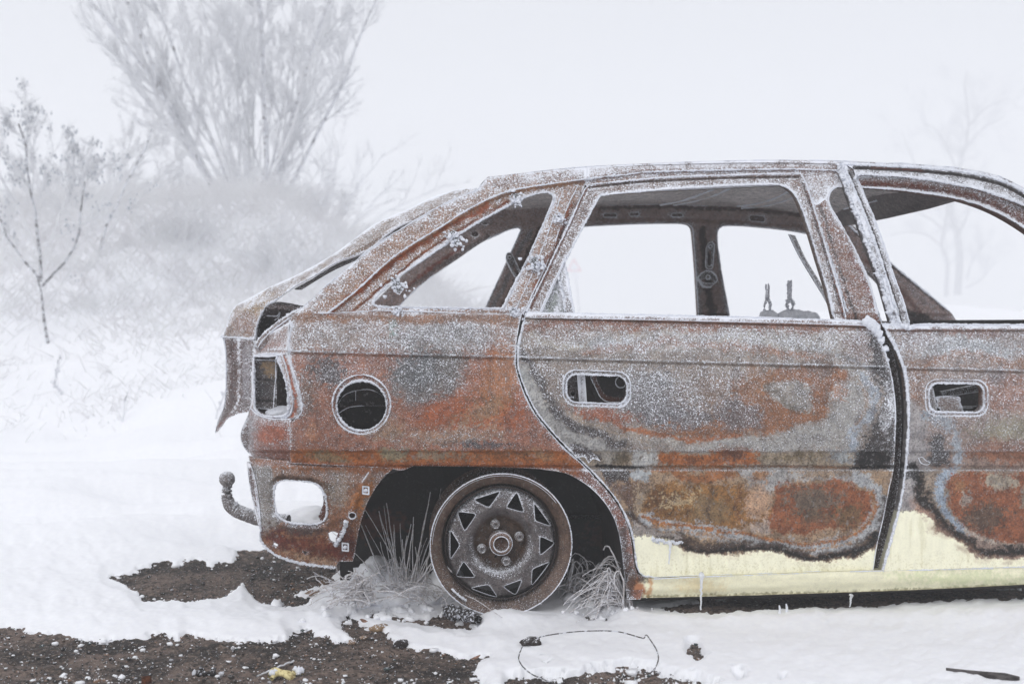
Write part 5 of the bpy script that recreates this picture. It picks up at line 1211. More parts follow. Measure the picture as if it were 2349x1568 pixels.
def stone(u, v, r, tint, label, flat=.6, name='stone'):
    D = F * CH / (v - VH); x = (u - U0) / F * D; z = float(surf(x, D)[0])
    V, Fc = blobs([(0, 0, r * .25)], [(r, r * .75, r * flat)], 3, .4, int(u)); 
    nn = fbm(V[:, 0] * 90, V[:, 1] * 90 + V[:, 2] * 70, int(u), 3); V = V * (1 + .10 * nn)[:, None]
    o_ = mesh(name, V, Fc, M_STONE, None, True, lin(tint)); o_.location = (x, D, z); o_.rotation_euler = (0, 0, u % 3)
    return tag(o_, label, 'stone', 'stones lying on the bare ground')
stone(748, 1330, .019, (104,84,66), 'brown rough stone beside the frosted grass clump under the rear corner')
stone(716, 1352, .024, (150,124,104), 'flat reddish-brown stone at the edge of the bare patch', .3)
stone(870, 1402, .012, (150,130,112), 'small tan stone in the dark strip left of the wheel', .4)
stone(868, 1430, .020, (168,142,112), 'crumbling pale tan stone below the frosted grass clump', .5)
stone(918, 1468, .022, (58,52,52), 'dark charcoal stone at the tip of the dirt strip', .6)
stone(806, 1462, .012, (160,136,116), 'small pinkish stone on the dirt in front of the grass clump', .5)
stone(832, 1450, .010, (170,146,124), 'pale pebble touching the snow edge in front of the grass clump', .5)
stone(1218, 1476, .022, (48,38,34), 'dark brown bark-like stone half buried beside the wire loop', .5)

# ------------------------------------------------------------------ plants
def tuft(name, cx, cy, n, spread, L, dirf, label, r=.0016, seed=1, curl=1.0):
    rg = np.random.default_rng(seed); paths = []; rad = []
    D = F * CH / (cy - VH) if cy > 900 else 12; x = (cx - U0) / F * D
    for _ in range(n):
        bx, by = x + rg.normal(0, spread), D + rg.normal(0, spread * .5); bz = float(land_z(np.array([bx]), np.array([by]))[0])
        d = dirf(rg); l = L * rg.uniform(.45, 1.15); m = 9; s = np.linspace(0, 1, m)
        dr = np.array(d, float); up = dr[2]; hx = dr[:2]
        bend = rg.uniform(.2, 1.0) * curl
        px = bx + hx[0] * l * (s + bend * .3 * s * s) + rg.normal(0, .004, m).cumsum() * .3; py = by + hx[1] * l * s
        pz = bz + up * l * (s - bend * .62 * s ** 2.2)
        pz = np.maximum(pz, bz + .004 + .01 * s)
        paths.append(np.stack([px, py, pz], -1)); rad.append(r * rg.uniform(.6, 1.3) * (1.1 - .5 * s))
    V, Fc = tubes(paths, rad, 4); V = V - np.array([x, D, 0]); o_ = mesh(name, V, Fc, M_GRASSF); o_.location = (x, D, 0)
    return tag(o_, label, 'grass tuft', 'frosted dry grass tufts round the car')
M_GRASSF = simple('frosted_grass_blade', (.80, .81, .86), .85, 120, (.48, .44, .42), 0, .2, (.3, .7))
def clump(u, v, n, wid, label, seed, h=(.04, .13), w=(.02, .13), side=(-1, 1), r=.0016, lift=0.0, dep=.03):
    """arching blades that rise from one foot and droop over"""
    rg = np.random.default_rng(seed); D = F * CH / (v - VH); x = (u - U0) / F * D; z0 = float(land_z(np.array([x]), np.array([D]))[0]); paths = []; rad = []
    for _ in range(n):
        m = 11; s = np.linspace(0, rg.uniform(.75, 1.05), m); fl = rg.random() < .4; hh = rg.uniform(*h) * (.5 if fl else 1); ww = rg.uniform(*w) * (1.5 if fl else 1) * (side[0] if rg.random() < .8 else side[1]); wy = rg.normal(-.3, .5) * abs(ww)
        b = np.array([rg.normal(0, wid), rg.normal(0, dep), z0 + lift * rg.uniform(.4, 1)])
        P_ = np.stack([b[0] + ww * s ** 1.2, b[1] + wy * s, b[2] + hh * 4 * s * (1 - .92 * s) * .9], -1) + rg.normal(0, .0030, (m, 3)).cumsum(0) * .6
        P_[:, 2] = np.maximum(P_[:, 2], z0 + .006); P_[:, 0] += .012 * np.sin(s * rg.uniform(2, 7) + rg.uniform(0, 6)) * s; paths.append(P_); rad.append(r * rg.uniform(.6, 1.3) * np.linspace(1.1, .7, m) * rg.uniform(.6, 1.5))
        if rg.random() < .35:
            q = rg.integers(3, 8); kk = rg.normal(0, .012, 3); P_[q:] += kk * np.arange(m - q)[:, None] * .5; P_[:, 2] = np.maximum(P_[:, 2], z0 + .006)
    V, Fc = tubes(paths, rad, 4); o_ = mesh('grass_tuft', V, Fc, M_GRASSF); o_.location = (x, D, 0)
    return tag(o_, label, 'grass tuft', 'frosted dry grass tufts round the car')
tuft('grass_tuft', 930, 1372, 44, .022, .34, lambda g: (g.normal(-.02, .22), g.normal(0, .08), g.uniform(.55, 1.1)), 'upright frosted grass stalks inside the wheel arch left of the rim', .0017, 3, .15)
clump(940, 1366, 34, .05, 'tangled low frosted grass spilling out between rim and corner panel', 4, (.03, .11), (.03, .18), (-1, 1), .0019, .03, .03)
clump(830, 1402, 85, .022, 'drooping frosted grass clump under the rear corner panel', 5, (.02, .06), (.015, .085), (-1, 1), .0020, .085, .015)
clump(1340, 1364, 55, .03, 'frosted grass clump right behind the wheel rim', 6, (.04, .12), (.03, .12), (1, -1), .0018, .03, .02)
clump(1432, 1388, 95, .010, 'arching frosted grass fountain at the front edge of the wheel arch', 7, (.04, .125), (.02, .12), (-1, -1), .0018, .03, .02)
clump(985, 1385, 26, .03, 'few frosted blades lying on the snow heap against the rim', 8, (.02, .05), (.05, .15), (-1, 1), .0016, .06, .03)
# snow heap between corner panel and wheel
V, Fc = blobs([(0, 0, 0), (.09, .02, .005), (.15, .0, .03), (-.05, .05, .02), (-.10, .0, .0)], [(.085, .09, .065), (.08, .08, .05), (.045, .05, .06), (.08, .08, .07), (.06, .07, .04)], 4, .22, 11)
hx, hy = (900 - U0) / F * 3.22, 3.22
V = V + .004 * np.stack([0 * V[:, 0], 0 * V[:, 0], fbm(V[:, 0] * 60, V[:, 1] * 60, 3)], -1)
o = mesh('snow_pile', V, Fc, mS); o.location = (hx, hy, -.005); tag(o, 'rounded snow pile between the wheel rim and the rusty corner panel', 'snow pile')
bx_ = W(655, 1172, 3.55)
V, Fc = blobs([(0, 0, 0), (.03, .06, .01)], [(.09, .10, .04), (.09, .10, .045)], 4, .12, 12)
o = mesh('snow_pile', V, Fc, mS); o.location = (bx_[0] + .03, bx_[1], .13); tag(o, 'smooth snow pile seen through the fog lamp hole of the corner panel', 'snow pile')

# broken lumps of snow round the wheel and the grass
n = 150; uu = np.concatenate([RNG.normal(900, 90, n), RNG.normal(1380, 50, 40)]); vv = np.concatenate([RNG.normal(1372, 26, n), RNG.normal(1388, 10, 40)]).clip(1325, 1440); D = F * CH / (vv - VH); X = (uu - U0) / F * D
V, Fc = blobs(np.stack([X, D, surf(X, D) + .003], -1), [(q, q, q * .8) for q in RNG.lognormal(math.log(.007), .5, len(X)).clip(.003, .022)], 2, .5, 78)
tag(mesh('snow_lumps', V, Fc, mS), kind='stuff')

# icicles
def icicle(u, v0_, v1_, y, r, label):
    a = P(np.array(float(u)), np.array(float(v0_)), y); b = P(np.array(float(u - 3)), np.array(float(v1_)), y)
    c, s = math.cos(YAW), math.sin(YAW)
    def wl(p): return np.array([p[0] * c - p[1] * s, p[0] * s + p[1] * c, p[2]]) + CAR0
    a, b = wl(a), wl(b); t = np.linspace(0, 1, 22)[:, None]; X = a * (1 - t) + b * t + RNG.normal(0, .0007, (22, 3))
    rr = r * np.concatenate([[.9, 1.7, 1.9, 1.1], np.linspace(1, .45, 18)]) * RNG.uniform(.85, 1.15, 22)
    V, Fc = tubes([X - a], [rr], 10); o_ = mesh('icicle', V, Fc, M_ICE); o_.location = tuple(a)
    return tag(o_, label, 'icicle', 'icicles on the sill and door')
M_ICE, nt, bs = newmat('ice'); bs.inputs['Base Color'].default_value = (.86, .88, .92, 1); bs.inputs['Roughness'].default_value = .35; bs.inputs['Transmission Weight'].default_value = .25; bs.inputs['IOR'].default_value = 1.31
icicle(1610, 1312, 1398, .008, .0042, 'long icicle crossing the cream sill below the rear door')
icicle(1538, 1242, 1292, .012, .0038, 'short icicle hanging from the burnt edge onto cream door paint')
icicle(1953, 1361, 1390, .03, .0036, 'stubby icicle under the sill near the door gap')
# little frozen plant stubs in the snow
for u, v, lab in ((1790, 1396, 'left of two tiny white ice stubs poking from the snow below the rear door'), (1806, 1394, 'right of two tiny white ice stubs poking from the snow below the rear door')):
    D = F * CH / (v - VH); x = (u - U0) / F * D; z = float(surf(x, D)[0])
    V, Fc = tubes([np.array([(0, 0, -.01), (.002, 0, .012), (.0, 0, .022)])], [np.array([.004, .0035, .002])], 6); o = mesh('ice_stub', V, Fc, M_FROST); o.location = (x, D, z)
    tag(o, lab, 'ice stub', 'ice stubs in the snow')

# wire loop
wl_ = spline([(1192,1500),(1204,1478),(1240,1463),(1300,1453),(1360,1449),(1420,1451),(1478,1466),(1484,1458),(1496,1474),(1508,1494),(1512,1514),(1504,1536),(1494,1546)], False, 4)
w2 = spline([(1192,1500),(1190,1515),(1200,1532),(1222,1550),(1260,1566),(1300,1580)], False, 4)
def gl(L, h): 
    D = F * (CH - h) / (L[:, 1] - VH); return np.stack([(L[:, 0] - U0) / F * D, D, np.full(len(L), h) if np.isscalar(h) else h], -1)
Vw = gl(wl_, .038); Vw2 = gl(w2, .038); o0 = Vw[0].copy()
V, Fc = tubes([Vw - o0, Vw2 - o0], [0.0013 * RNG.uniform(.85, 1.15, len(Vw)), .0013 * RNG.uniform(.85, 1.15, len(Vw2))], 7)
M_WIRE = simple('dark_wire', (.035, .03, .03), .6, 60, (.66, .68, .74), 0, .4, (.52, .60))
o = mesh('wire_loop', V, Fc, M_WIRE); o.location = tuple(o0); tag(o, 'bent dark wire loop lying on the snow below the wheel', 'wire')
# twig, scraps, clamp, slate
def ground_obj(u, v, lift=.0):
    D = F * CH / (v - VH); x = (u - U0) / F * D; return np.array([x, D, float(surf(x, D)[0]) + lift])
a, b = ground_obj(587, 1535), ground_obj(672, 1502); t = np.linspace(0, 1, 14)[:, None]
V, Fc = tubes([(b - a) * t + np.array([0, 0, .006]) + RNG.normal(0, .0008, (14, 3))], [np.full(14, .0022)], 6)
o = mesh('twig', V, Fc, M_BARK); o.location = tuple(a); tag(o, 'thin straight frosted twig lying on the bare dirt', 'twig')
a = ground_obj(652, 1532); M_FOAM = simple('yellowed_plastic', tuple(lin((226,214,160))), .6, 90, tuple(lin((150,128,80))), .001, .3, (.45, .7))
th_ = np.linspace(0, 1, 26); Vp = []
for s_ in (0, 1):
    pass
pa = np.stack([-.035 + .075 * th_, .012 * np.sin(th_ * 9), .008 + .006 * np.sin(th_ * 6)], -1); ra = .006 + .0035 * np.sin(th_ * 6.28 * 1.5) ** 2
V, Fc = tubes([pa, pa * [1, 1, 1] + [0, -.012, -.003]], [ra, ra * .7], 8)
o = mesh('plastic_scrap', V, Fc, M_FOAM); o.location = tuple(a); o.rotation_euler = (0, 0, .5); tag(o, 'crumpled yellowed plastic scrap with frost on the dirt', 'scrap')
V, Fc = blobs([(-.03, 0, .014), (-.022, .008, .016), (.03, -.004, .010), (.036, -.006, .012), (.025, .006, .014)], [.007, .006, .009, .007, .006], 2, .4, 8); mesh('snow_clump', V, Fc, M_FROST, o)
a = ground_obj(332, 1548); th_ = np.linspace(.5, 5.6, 20); ring = []
V = []
for k, q in enumerate(th_):
    for h in (0, .016): V.append((.011 * math.cos(q), .008 * math.sin(q), h))
V += [(x * .86, y * .86, z) for x, y, z in V]; m = 40; Fc = []
for k in range(19):
    i = 2 * k; Fc += [(i, i + 2, i + 3, i + 1), (m + i + 1, m + i + 3, m + i + 2, m + i), (i + 1, i + 3, m + i + 3, m + i + 1), (i, m + i, m + i + 2, i + 2)]
M_RUST = simple('rust', tuple(lin((112,66,40))), .8, 120, tuple(lin((60,36,28))), .001)
o = mesh('hose_clamp', V, Fc, M_RUST, None, False); o.location = tuple(a); tag(o, 'small open rusty hose clamp standing on the dirt', 'clamp')
a = ground_obj(474, 1527); rg = np.random.default_rng(5)
V, Fc = blobs(rg.normal(0, 1, (16, 3)) * [.018, .010, .005] + [0, 0, .008], list(rg.uniform(.003, .008, 16)), 1, .6, 6)
tn = np.repeat(np.array([lin((40,36,36)), lin((225,228,236))])[rg.integers(0, 2, 16)], len(v0), 0)
o = mesh('bark_scrap', V, Fc, M_STONE, None, False, tn); o.location = tuple(a); tag(o, 'dark frosted bark scrap in the middle of the dirt strip', 'bark')
# charred log wedge by the rim
pts_ = [gl(np.array([[1030., 1402.], [1060., 1412.], [1096., 1424.]]), .012)[i] for i in range(3)]
X = np.array([pts_[0] * (1 - t) + pts_[2] * t for t in np.linspace(0, 1, 16)]); X += RNG.normal(0, .0025, X.shape); o0 = X[0].copy()
V, Fc = tubes([X - o0], [np.linspace(.020, .012, 16) * RNG.uniform(.85, 1.15, 16)], 9); V += RNG.normal(0, .0016, V.shape)
o = mesh('charred_log', V, Fc, simple('charred_wood', (.03, .026, .025), .9, 160, (.62, .64, .70), .002, .2, (.50, .62)), None, False); o.location = tuple(o0); tag(o, 'charred frosted chunk of wood jammed under the rim', 'wood chunk')
a, b = ground_obj(2175, 1545), ground_obj(2345, 1566); d = b - a; nrm = np.array([-d[1], d[0], 0]) / np.linalg.norm(d[:2])
prof = np.array([0, .3, .55, .8, 1]); wd = np.array([.001, .004, .010, .018, .004])
V = [d * t + nrm * w_ * s for t, w_ in zip(prof, wd) for s in (-1, 1)]; V = [v + [0, 0, .006] for v in V] + [v - [0, 0, .01] for v in V]
Fc = [(2*i, 2*i+1, 2*i+3, 2*i+2) for i in range(4)] + [(10+2*i, 12+2*i, 13+2*i, 11+2*i) for i in range(4)] + [(2*i, 2*i+2, 12+2*i, 10+2*i) for i in range(4)] + [(2*i+3, 2*i+1, 11+2*i, 13+2*i) for i in range(4)]
o = mesh('wood_splinter', V, Fc, simple('dark_wood', (.03, .026, .026), .8, 60, (.10, .09, .09), .002), None, False); o.location = tuple(a); tag(o, 'flat dark splinter of wood lying on the snow at the bottom right', 'splinter')
# dead leaves in the clump
for i, (u, v, lab) in enumerate(((830, 1420, 'curled brown dead leaf at the foot of the drooping grass clump'), (836, 1342, 'pale brown dead leaf caught near the top of the drooping clump'), (1092, 1503, 'small dry leaf on the dirt where it meets the snow'))):
    a = ground_obj(u, v, .012 if i != 1 else .05); s = np.linspace(-1, 1, 9); V = []
    for q in s:
        for w_ in (-1, 0, 1): V.append((.012 * q, .005 * w_ * (1 - q * q) + .0002, .003 * w_ * w_ + .004 * q * q))
    Fc = [(3*k+j, 3*k+j+1, 3*k+j+4, 3*k+j+3) for k in range(8) for j in (0, 1)]
    o = mesh('dead_leaf', V, Fc, simple('dead_leaf_' + 'abc'[i], tuple(lin((120,84,66))), .8, 200, tuple(lin((170,140,124)))), None, True); o.location = tuple(a); o.rotation_euler = (1.0, .4, i * 1.3 + .6)
    mo = o.modifiers.new('t', 'SOLIDIFY'); mo.thickness = .0006
    tag(o, lab, 'leaf')

# ---- trees ---------------------------------------------------------
def grow(rg, p, d, L, r, depth, out, spread=.45, up=.15, nseg=7, kids=5, wob=.10, twig_r=.004, taper=.55, kid_from=.25, kl=.55):
    pts = [np.array(p, float)]; d = np.array(d, float); d /= np.linalg.norm(d); rr = [r]; step = L / nseg
    for i in range(nseg):
        d = d + rg.normal(0, wob, 3) + np.array([0, 0, up * .3]); d /= np.linalg.norm(d)
        pts.append(pts[-1] + d * step); rr.append(max(r * (1 - (1 - taper) * (i + 1) / nseg) if depth else r * (1 - .6 * (i + 1) / nseg), twig_r * .45))
    out.append((depth, np.array(pts), np.array(rr)))
    if depth == 0: return
    for k in range(kids):
        t = rg.uniform(kid_from, 1.0); q = t * nseg; i = int(min(q, nseg - 1)); pp = pts[i] * (1 - q + i) + pts[i + 1] * (q - i)
        dd = pts[i + 1] - pts[i]; dd = dd / np.linalg.norm(dd); s = rg.normal(0, 1, 3); s -= s @ dd * dd; s /= np.linalg.norm(s)
        nd = dd * (1 - spread * .5) + s * spread + np.array([0, 0, up])
        grow(rg, pp, nd, L * kl * rg.uniform(.6, 1.15) * (1.15 - .5 * t), max(rr[i] * .55, twig_r), depth - 1, out, spread, up, max(3, nseg - 1), kids, wob * 1.2, twig_r, taper, .12, kl)
def tree(name, base, stems, label, cat, bark, twig, thr, seed, group=None, fuzz=0, fz=.03, clumps=0, limb_depth=1, **kw):
    """stems: list of (direction, length, radius, depth) -> trunk + crown"""
    rg = np.random.default_rng(seed); root = empty(name, base); out = []
    for (p, d, L, r, dep) in stems: grow(rg, p, d, L, r, dep, out, **kw)
    th = [(p, r) for dp, p, r in out if r.max() >= thr]; tw = [(p, r) for dp, p, r in out if r.max() < thr]
    if fuzz:
        add = []
        for p, r in tw:
            for _ in range(fuzz):
                t = rg.uniform(0, len(p) - 1.01); i = int(t); q = p[i] + (p[i + 1] - p[i]) * (t - i); dd = rg.normal(0, 1, 3) + [0, 0, .5]; dd /= np.linalg.norm(dd)
                add.append((np.array([q, q + dd * fz * rg.uniform(.4, 1.2)]), np.array([r.min() * .8, r.min() * .4])))
        tw += add
    if th: V, Fc = tubes([a for a, _ in th], [b for _, b in th], 6); mesh('trunk', V, Fc, bark, root)
    if tw: V, Fc = tubes([a for a, _ in tw], [b for _, b in tw], 3); cr = mesh('crown', V, Fc, twig, root)
    if clumps:
        ends = [p[-1] for dp, p, r in out if dp == 0]; rg.shuffle(ends); ends = ends[:clumps]
        cs = []; rs = []
        for e in ends:
            for _ in range(5): cs.append(e + rg.normal(0, .018, 3) - [0, 0, .02]); rs.append((.008, .004, .013))
        V, Fc = blobs(cs, rs, 1, .4, seed); mesh('leaves', V, Fc, M_BUD, cr)
    return tag(root, label, cat, group)
M_BUD = simple('withered_leaf', (.34, .35, .38), .9, 60, (.72, .75, .80))
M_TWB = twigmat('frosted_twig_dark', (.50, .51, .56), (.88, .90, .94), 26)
def base_at(u, depth, sink=.05):
    x = (u - U0) / F * depth; z = float(land_z(np.array([x]), np.array([depth]))[0]); return np.array([x, depth, z - sink])

# the tall fan-shaped tree
rg = np.random.default_rng(21); st = []
for k in range(19):
    a = -1.0 + 2.0 * k / 18; fx = a * .50 + rg.normal(0, .04); L = 3.2 * rg.uniform(.85, 1.1)
    st.append(((a * .24 + rg.normal(0, .03), rg.normal(0, .15), 0), (fx * 1.12 - .04, rg.normal(0, .14), 1.0), L, rg.uniform(.014, .038), 3))
tree('tall_tree', base_at(575, 12.9), st, 'tall fan-shaped multi-stemmed tree thick with hoar frost on the snowy bank', 'tree', M_BARK, M_TWIG, .022, 27, None, 1, .10, spread=.52, up=.12, nseg=8, kids=9, wob=.06, twig_r=.0036, kl=.38, kid_from=.05)
st = []
for k in range(9):
    a = -1 + 2 * k / 8; st.append(((a * .2, 0, 0), (a * .9 + rg.normal(0, .1), rg.normal(0, .2), .75), 1.7 * rg.uniform(.7, 1.1), .016, 2))
tree('low_tree', base_at(720, 15.0), st, 'faint low frosted shrub-like tree right behind the tall tree', 'tree', M_TWIG, M_TWIG, .012, 23, None, 1, .06, spread=.5, up=.1, kids=7, twig_r=.004, kl=.45)
# the small young tree at the left edge
b = base_at(112, 8.2, .02)
st = [((0, 0, 0), (-.12, 0, 1), .62, .013, 0)]
def yt(p, d, L, r, dp=2): st.append((p, d, L, r, dp))
yt((-.055, 0, .52), (-.05, .05, 1), 1.12, .012, 3); yt((-.05, 0, .50), (-.6, .1, .8), .75, .010); yt((-.05, 0, .46), (.75, -.1, .75), .85, .010); yt((-.07, 0, .62), (.45, .1, 1), .95, .009, 3)
yt((-.05, 0, .58), (-.9, .1, .45), .6, .008); yt((-.06, 0, .68), (-.35, -.1, 1), 1.0, .009); yt((-.03, 0, .30), (.5, .1, .5), .35, .007, 1); yt((-.06,0,.75), (.8, 0, .6), .75, .008)
tree('young_tree', b, st, 'small young tree with frosty withered leaves at the left edge', 'tree', M_BARKS, M_TWIG, .0100, 31, None, 6, .045, 130, spread=.45, up=.12, kids=7, twig_r=.0024, kl=.5)
b = base_at(225, 9.6, .02)
st = [((0,0,0), (.08,0,1), 1.25, .013, 3), ((0,0,.12), (.6,0,.85), 1.0, .010, 3), ((0,0,.1), (-.4,.1,.9), .9, .009, 3), ((.02,0,.3), (.35,0,1), .95, .008, 3)]
tree('young_tree', b, st, 'second young tree just right of the small one, paler and without a bare trunk', 'tree', M_BARK, M_TWIG, .0108, 32, None, 4, .045, 0, spread=.45, up=.12, kids=6, twig_r=.0024, kl=.5)

# bare trees far behind on the right, faded by fog and by haze put into the bark colour
dp = 110.
def px(u, v): return W(u, v, dp)
def far_tree(u0, v0_, lines, label, seed, kids):
    bs0 = px(u0, v0_); rg = np.random.default_rng(seed); out = []; root = empty('bare_tree', bs0)
    for L, r0, r1 in lines:
        S_ = spline(L, False, 8); X = np.stack([px(a, b_) for a, b_ in S_]) - bs0; X[:, 1] += np.cumsum(rg.normal(0, .04, len(X)))
        rr = np.linspace(r0, r1, len(X)) * 2.2; out.append((9, X, rr))
        for _ in range(int(kids * len(X) / 32) + 2):
            i = rg.integers(len(X) // 4, len(X) - 1); dd = X[i] - X[i - 1]; dd = dd / (np.linalg.norm(dd) + 1e-9); s = rg.normal(0, 1, 3); s[1] *= .5
            grow(rg, X[i], dd * .6 + s * .55 + [0, 0, .25], rg.uniform(1.6, 3.9), max(rr[i] * .35, .035), 2, out, .55, .08, 5, 4, .12, .026, .5, .2, .55)
    th = [(p, r) for d, p, r in out if d == 9]; tw = [(p, r) for d, p, r in out if d != 9]
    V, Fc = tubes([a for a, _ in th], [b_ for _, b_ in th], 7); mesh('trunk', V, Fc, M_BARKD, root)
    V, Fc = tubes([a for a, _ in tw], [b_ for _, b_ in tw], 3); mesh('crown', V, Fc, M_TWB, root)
    tag(root, label, 'tree', 'bare trees fading into the fog')
far_tree(2196, 676, [([(2196,676),(2200,610),(2196,540),(2180,490),(2186,420),(2205,370),(2222,290),(2212,200),(2218,165)], .17, .03), ([(2196,540),(2215,500),(2228,450)], .09, .03), ([(2200,400),(2170,330),(2140,290),(2120,285)], .06, .02), ([(2222,290),(2260,250),(2310,225)], .06, .015), ([(2205,350),(2250,300),(2300,270)], .05, .015), ([(2218,640),(2240,580),(2270,550)], .04, .012), ([(2215,660),(2250,640),(2280,600)], .04, .012)], 'tall bare tree with a thick trunk, pale in the fog', 41, 16)
far_tree(2170, 680, [([(2170,680),(2172,600),(2160,560),(2172,480),(2166,420)], .10, .03), ([(2165,570),(2130,540),(2080,532),(2040,540)], .05, .015), ([(2168,530),(2130,500),(2080,480),(2040,478)], .05, .015), ([(2110,430),(2095,370),(2075,320),(2068,300)], .04, .012)], 'thinner bare tree left of the thick trunk with arching side branches', 42, 10)

# shrubs along the bank: each bush its own thing
bl = ['wide frosted bush at the foot of the tall tree', 'frosted bush left of the tall tree on the bank', 'pale frosted bush behind the small young tree', 'low frosted bush in the middle of the bank slope', 'frosted bush on the crest above the tailgate', 'frosted bush on the right shoulder of the bank', 'frosted bush just behind the tailgate spoiler']
for i, (u, d_, s, k_) in enumerate(((640,12.2,.6,9),(455,12.3,.6,9),(270,12.2,.6,7),(420,9.9,.42,7),(735,11.6,.45,8),(850,12.0,.35,6),(655,9.6,.5,9))):
    rg = np.random.default_rng(60 + i); st = []
    for k in range(k_ + 5):
        a = rg.uniform(0, 6.28); q = rg.uniform(.2, 1.0); st.append(((math.cos(a) * q * s * .5, math.sin(a) * q * s * .3, 0), (math.cos(a) * q * .8, math.sin(a) * .4, 1), s * rg.uniform(.7, 1.2), .007, 2))
    tree('frosted_bush', base_at(u, d_), st, bl[i], 'bush', M_TWIG, M_TWIG, .0068, 70 + i, 'frosted bushes on the bank', 1, .07, spread=.6, up=-.02, kids=7, wob=.16, twig_r=.0028, kl=.55)

# single weed stalks
for i, (u, v, h, lab) in enumerate(((487,975,.32,'dark seed-headed weed stalk standing in snow left of the tailgate'), (125,895,.25,'bent brown weed stalk low at the left of the slope'), (160,915,.16,'short brown stalk on the snow below the young tree'), (415,930,.06,'tiny dark stub in the open snow left of the car'), (275,980,.20,'thin weed stalk in the open snow'), (620,860,.2,'thin twig stalk just behind the tailgate'))):
    p = gpt(u, v); rg = np.random.default_rng(90 + i); out = []
    grow(rg, (0, 0, -.02), (rg.normal(0, .25), 0, 1), h, .0045, 1, out, .5, .2, 6, 5, .1, .0025)
    V, Fc = tubes([a for _, a, _ in out], [b_ for _, _, b_ in out], 5)
    if i in (0, 1, 2, 3):
        e = out[0][1]; V2, F2 = blobs([e[j] + rg.normal(0, .006, 3) for j in (3, 4, 5, 6) for _ in range(3)], [(.007, .006, .011)] * 12, 1, .4, i); Fc = np.concatenate([Fc, np.stack([F2[:, 0], F2[:, 1], F2[:, 2], F2[:, 2]], -1) + len(V)]) if 0 else Fc
    o = mesh('weed_stalk', V, Fc, M_BARK); o.location = tuple(p); tag(o, lab, 'weed')
    if i in (0, 1, 2, 3): mesh('seed_head', V2, F2, M_BARK, o)

# frosted grass and twigs covering the bank (nobody could count them)
rg = np.random.default_rng(5); n = 17000
u = rg.uniform(-60, 1180, n); d = 6.2 + 5.6 * rg.random(n) ** .8
x = (u - U0) / F * d; z = land_z(x, d); dens = ss(-.35, .5, fbm(x / .9, d / .9, 701, 3) + 1.3 * ss(6.2, 9.0, d) - .30)
dens = dens * (1 - .85 * np.exp(-((u - 105) / 70.) ** 2) * (d < 8.4)) * ss(6.0, 7.4, d + .8 * fbm(x / .5, d / .5, 703, 3)); k = rg.random(n) < np.clip(dens, 0.02, 1); u, d, x, z = u[k], d[k], x[k], z[k]
paths = []; rad = []
for i in range(len(x)):
    h = rg.uniform(.08, .42) * (.35 + .55 * ss(7, 10.5, d[i])); a = rg.normal(0, .55); m = 5; s = np.linspace(0, 1, m)
    cv = rg.uniform(-.2, 1.2) * np.sign(a)
    paths.append(np.stack([x[i] + h * (a * s + cv * .4 * s * s), d[i] + h * rg.normal(0, .3) * s, z[i] - .02 + h * (s - .35 * abs(cv) * s ** 2)], -1)); rad.append(np.linspace(.0036, .0016, m) * rg.uniform(.7, 1.4))
V, Fc = tubes(paths, rad, 3)
tag(mesh('grass', V, Fc, twigmat('frosted_grass', (.975, .98, .985), (.93, .925, .935), 3)), kind='stuff')

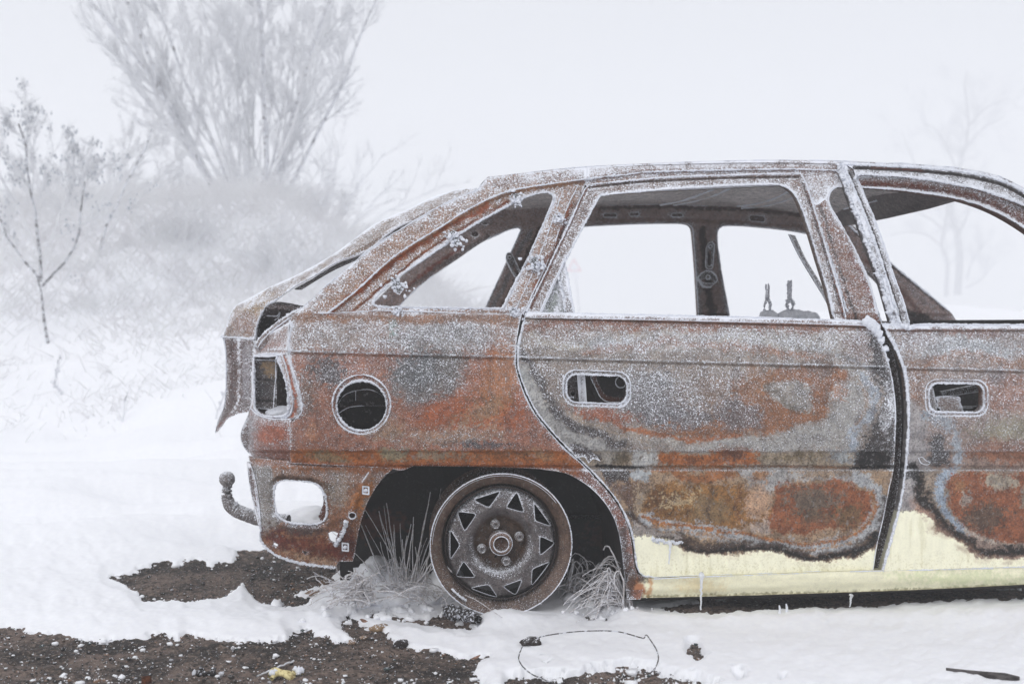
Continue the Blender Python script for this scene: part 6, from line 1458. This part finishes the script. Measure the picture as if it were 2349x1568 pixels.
# ---- warning road sign in the fog
sd_ = 90.; b = W(1334, 745, sd_); b[2] = 0
root = empty('road_sign', b); 
top = W(1318, 606, sd_) - b
V, Fc = tubes([np.array([(0, 0, -.1), top * .55, top])], [np.full(3, .055)], 8); mesh('post', V, Fc, simple('grey_post', (.45, .46, .50), .6), root)
def triv(s, zc, y, r=.12):
    pts = []
    for k in range(3):
        for q in (-1, 0, 1):
            a = math.radians(90 + 120 * k + q * 26); c = np.array([math.cos(math.radians(90 + 120 * k)), math.sin(math.radians(90 + 120 * k))]) * s * (1 - r)
            pts.append((c[0] + math.cos(a) * s * r, y, zc + c[1] + math.sin(a) * s * r))
    return pts
cx_, cz_ = (W(1317, 612, sd_) - b)[[0, 2]]
def solid(name, pts, th, mat, par, dx=0):
    m = len(pts); V = [(p[0] + dx, p[1], p[2]) for p in pts] + [(p[0] + dx, p[1] + th, p[2]) for p in pts]
    Fc = [tuple(range(m)), tuple(range(2 * m - 1, m - 1, -1))] + [(i, i + m, (i + 1) % m + m, (i + 1) % m) for i in range(m)]
    o_ = mesh(name, V, Fc, mat, par, False); return o_
M_RED = simple('hazed_red', tuple(lin((205,120,128))), .6, 20, tuple(lin((215,165,172)))); M_WHITE = simple('sign_white', (.78, .79, .83), .5)  # sign red paled towards fog grey, haze mixed into the colour
pl = solid('red_triangle', triv(.66, cz_, -.05), .02, M_RED, root, cx_)
solid('white_field', triv(.44, cz_, -.056), .006, M_WHITE, pl, cx_)
M_BLKS = simple('hazed_black', (.35, .36, .40), .5)  # symbol black lifted to grey, distance haze painted in
solid('symbol', [(-.12, -.062, cz_ + .03), (-.02, -.062, cz_ + .05), (.15, -.062, cz_ - .10), (.05, -.062, cz_ - .12)], .004, M_BLKS, pl, cx_)
c2 = W(1320, 632, sd_) - b
sp2 = solid('lower_plate', [(-.36, -.05, c2[2] - .25), (.36, -.05, c2[2] - .25), (.36, -.05, c2[2] + .15), (-.36, -.05, c2[2] + .15)], .02, M_WHITE, root, c2[0])
tag(root, 'red-bordered triangular warning sign on a leaning post, faint in the fog', 'road sign')

# ---- the fog itself
bm = bmesh.new(); bmesh.ops.create_cube(bm, size=1)
for v in bm.verts: v.co = ((v.co.x) * 260, 75 + v.co.y * 190, 15.5 + v.co.z * 35)
me = bpy.data.meshes.new('haze'); bm.to_mesh(me); bm.free(); hz = bpy.data.objects.new('haze', me); COL.objects.link(hz); hz['kind'] = 'stuff'
mh, nt, bs = newmat('haze'); nt.nodes.remove(bs); vp = nt.nodes.new('ShaderNodeVolumePrincipled')
vp.inputs['Density'].default_value = .013; vp.inputs['Color'].default_value = (.985, .99, 1, 1); vp.inputs['Anisotropy'].default_value = .2
nt.links.new(vp.outputs[0], nt.nodes['Material Output'].inputs['Volume']); me.materials.append(mh)
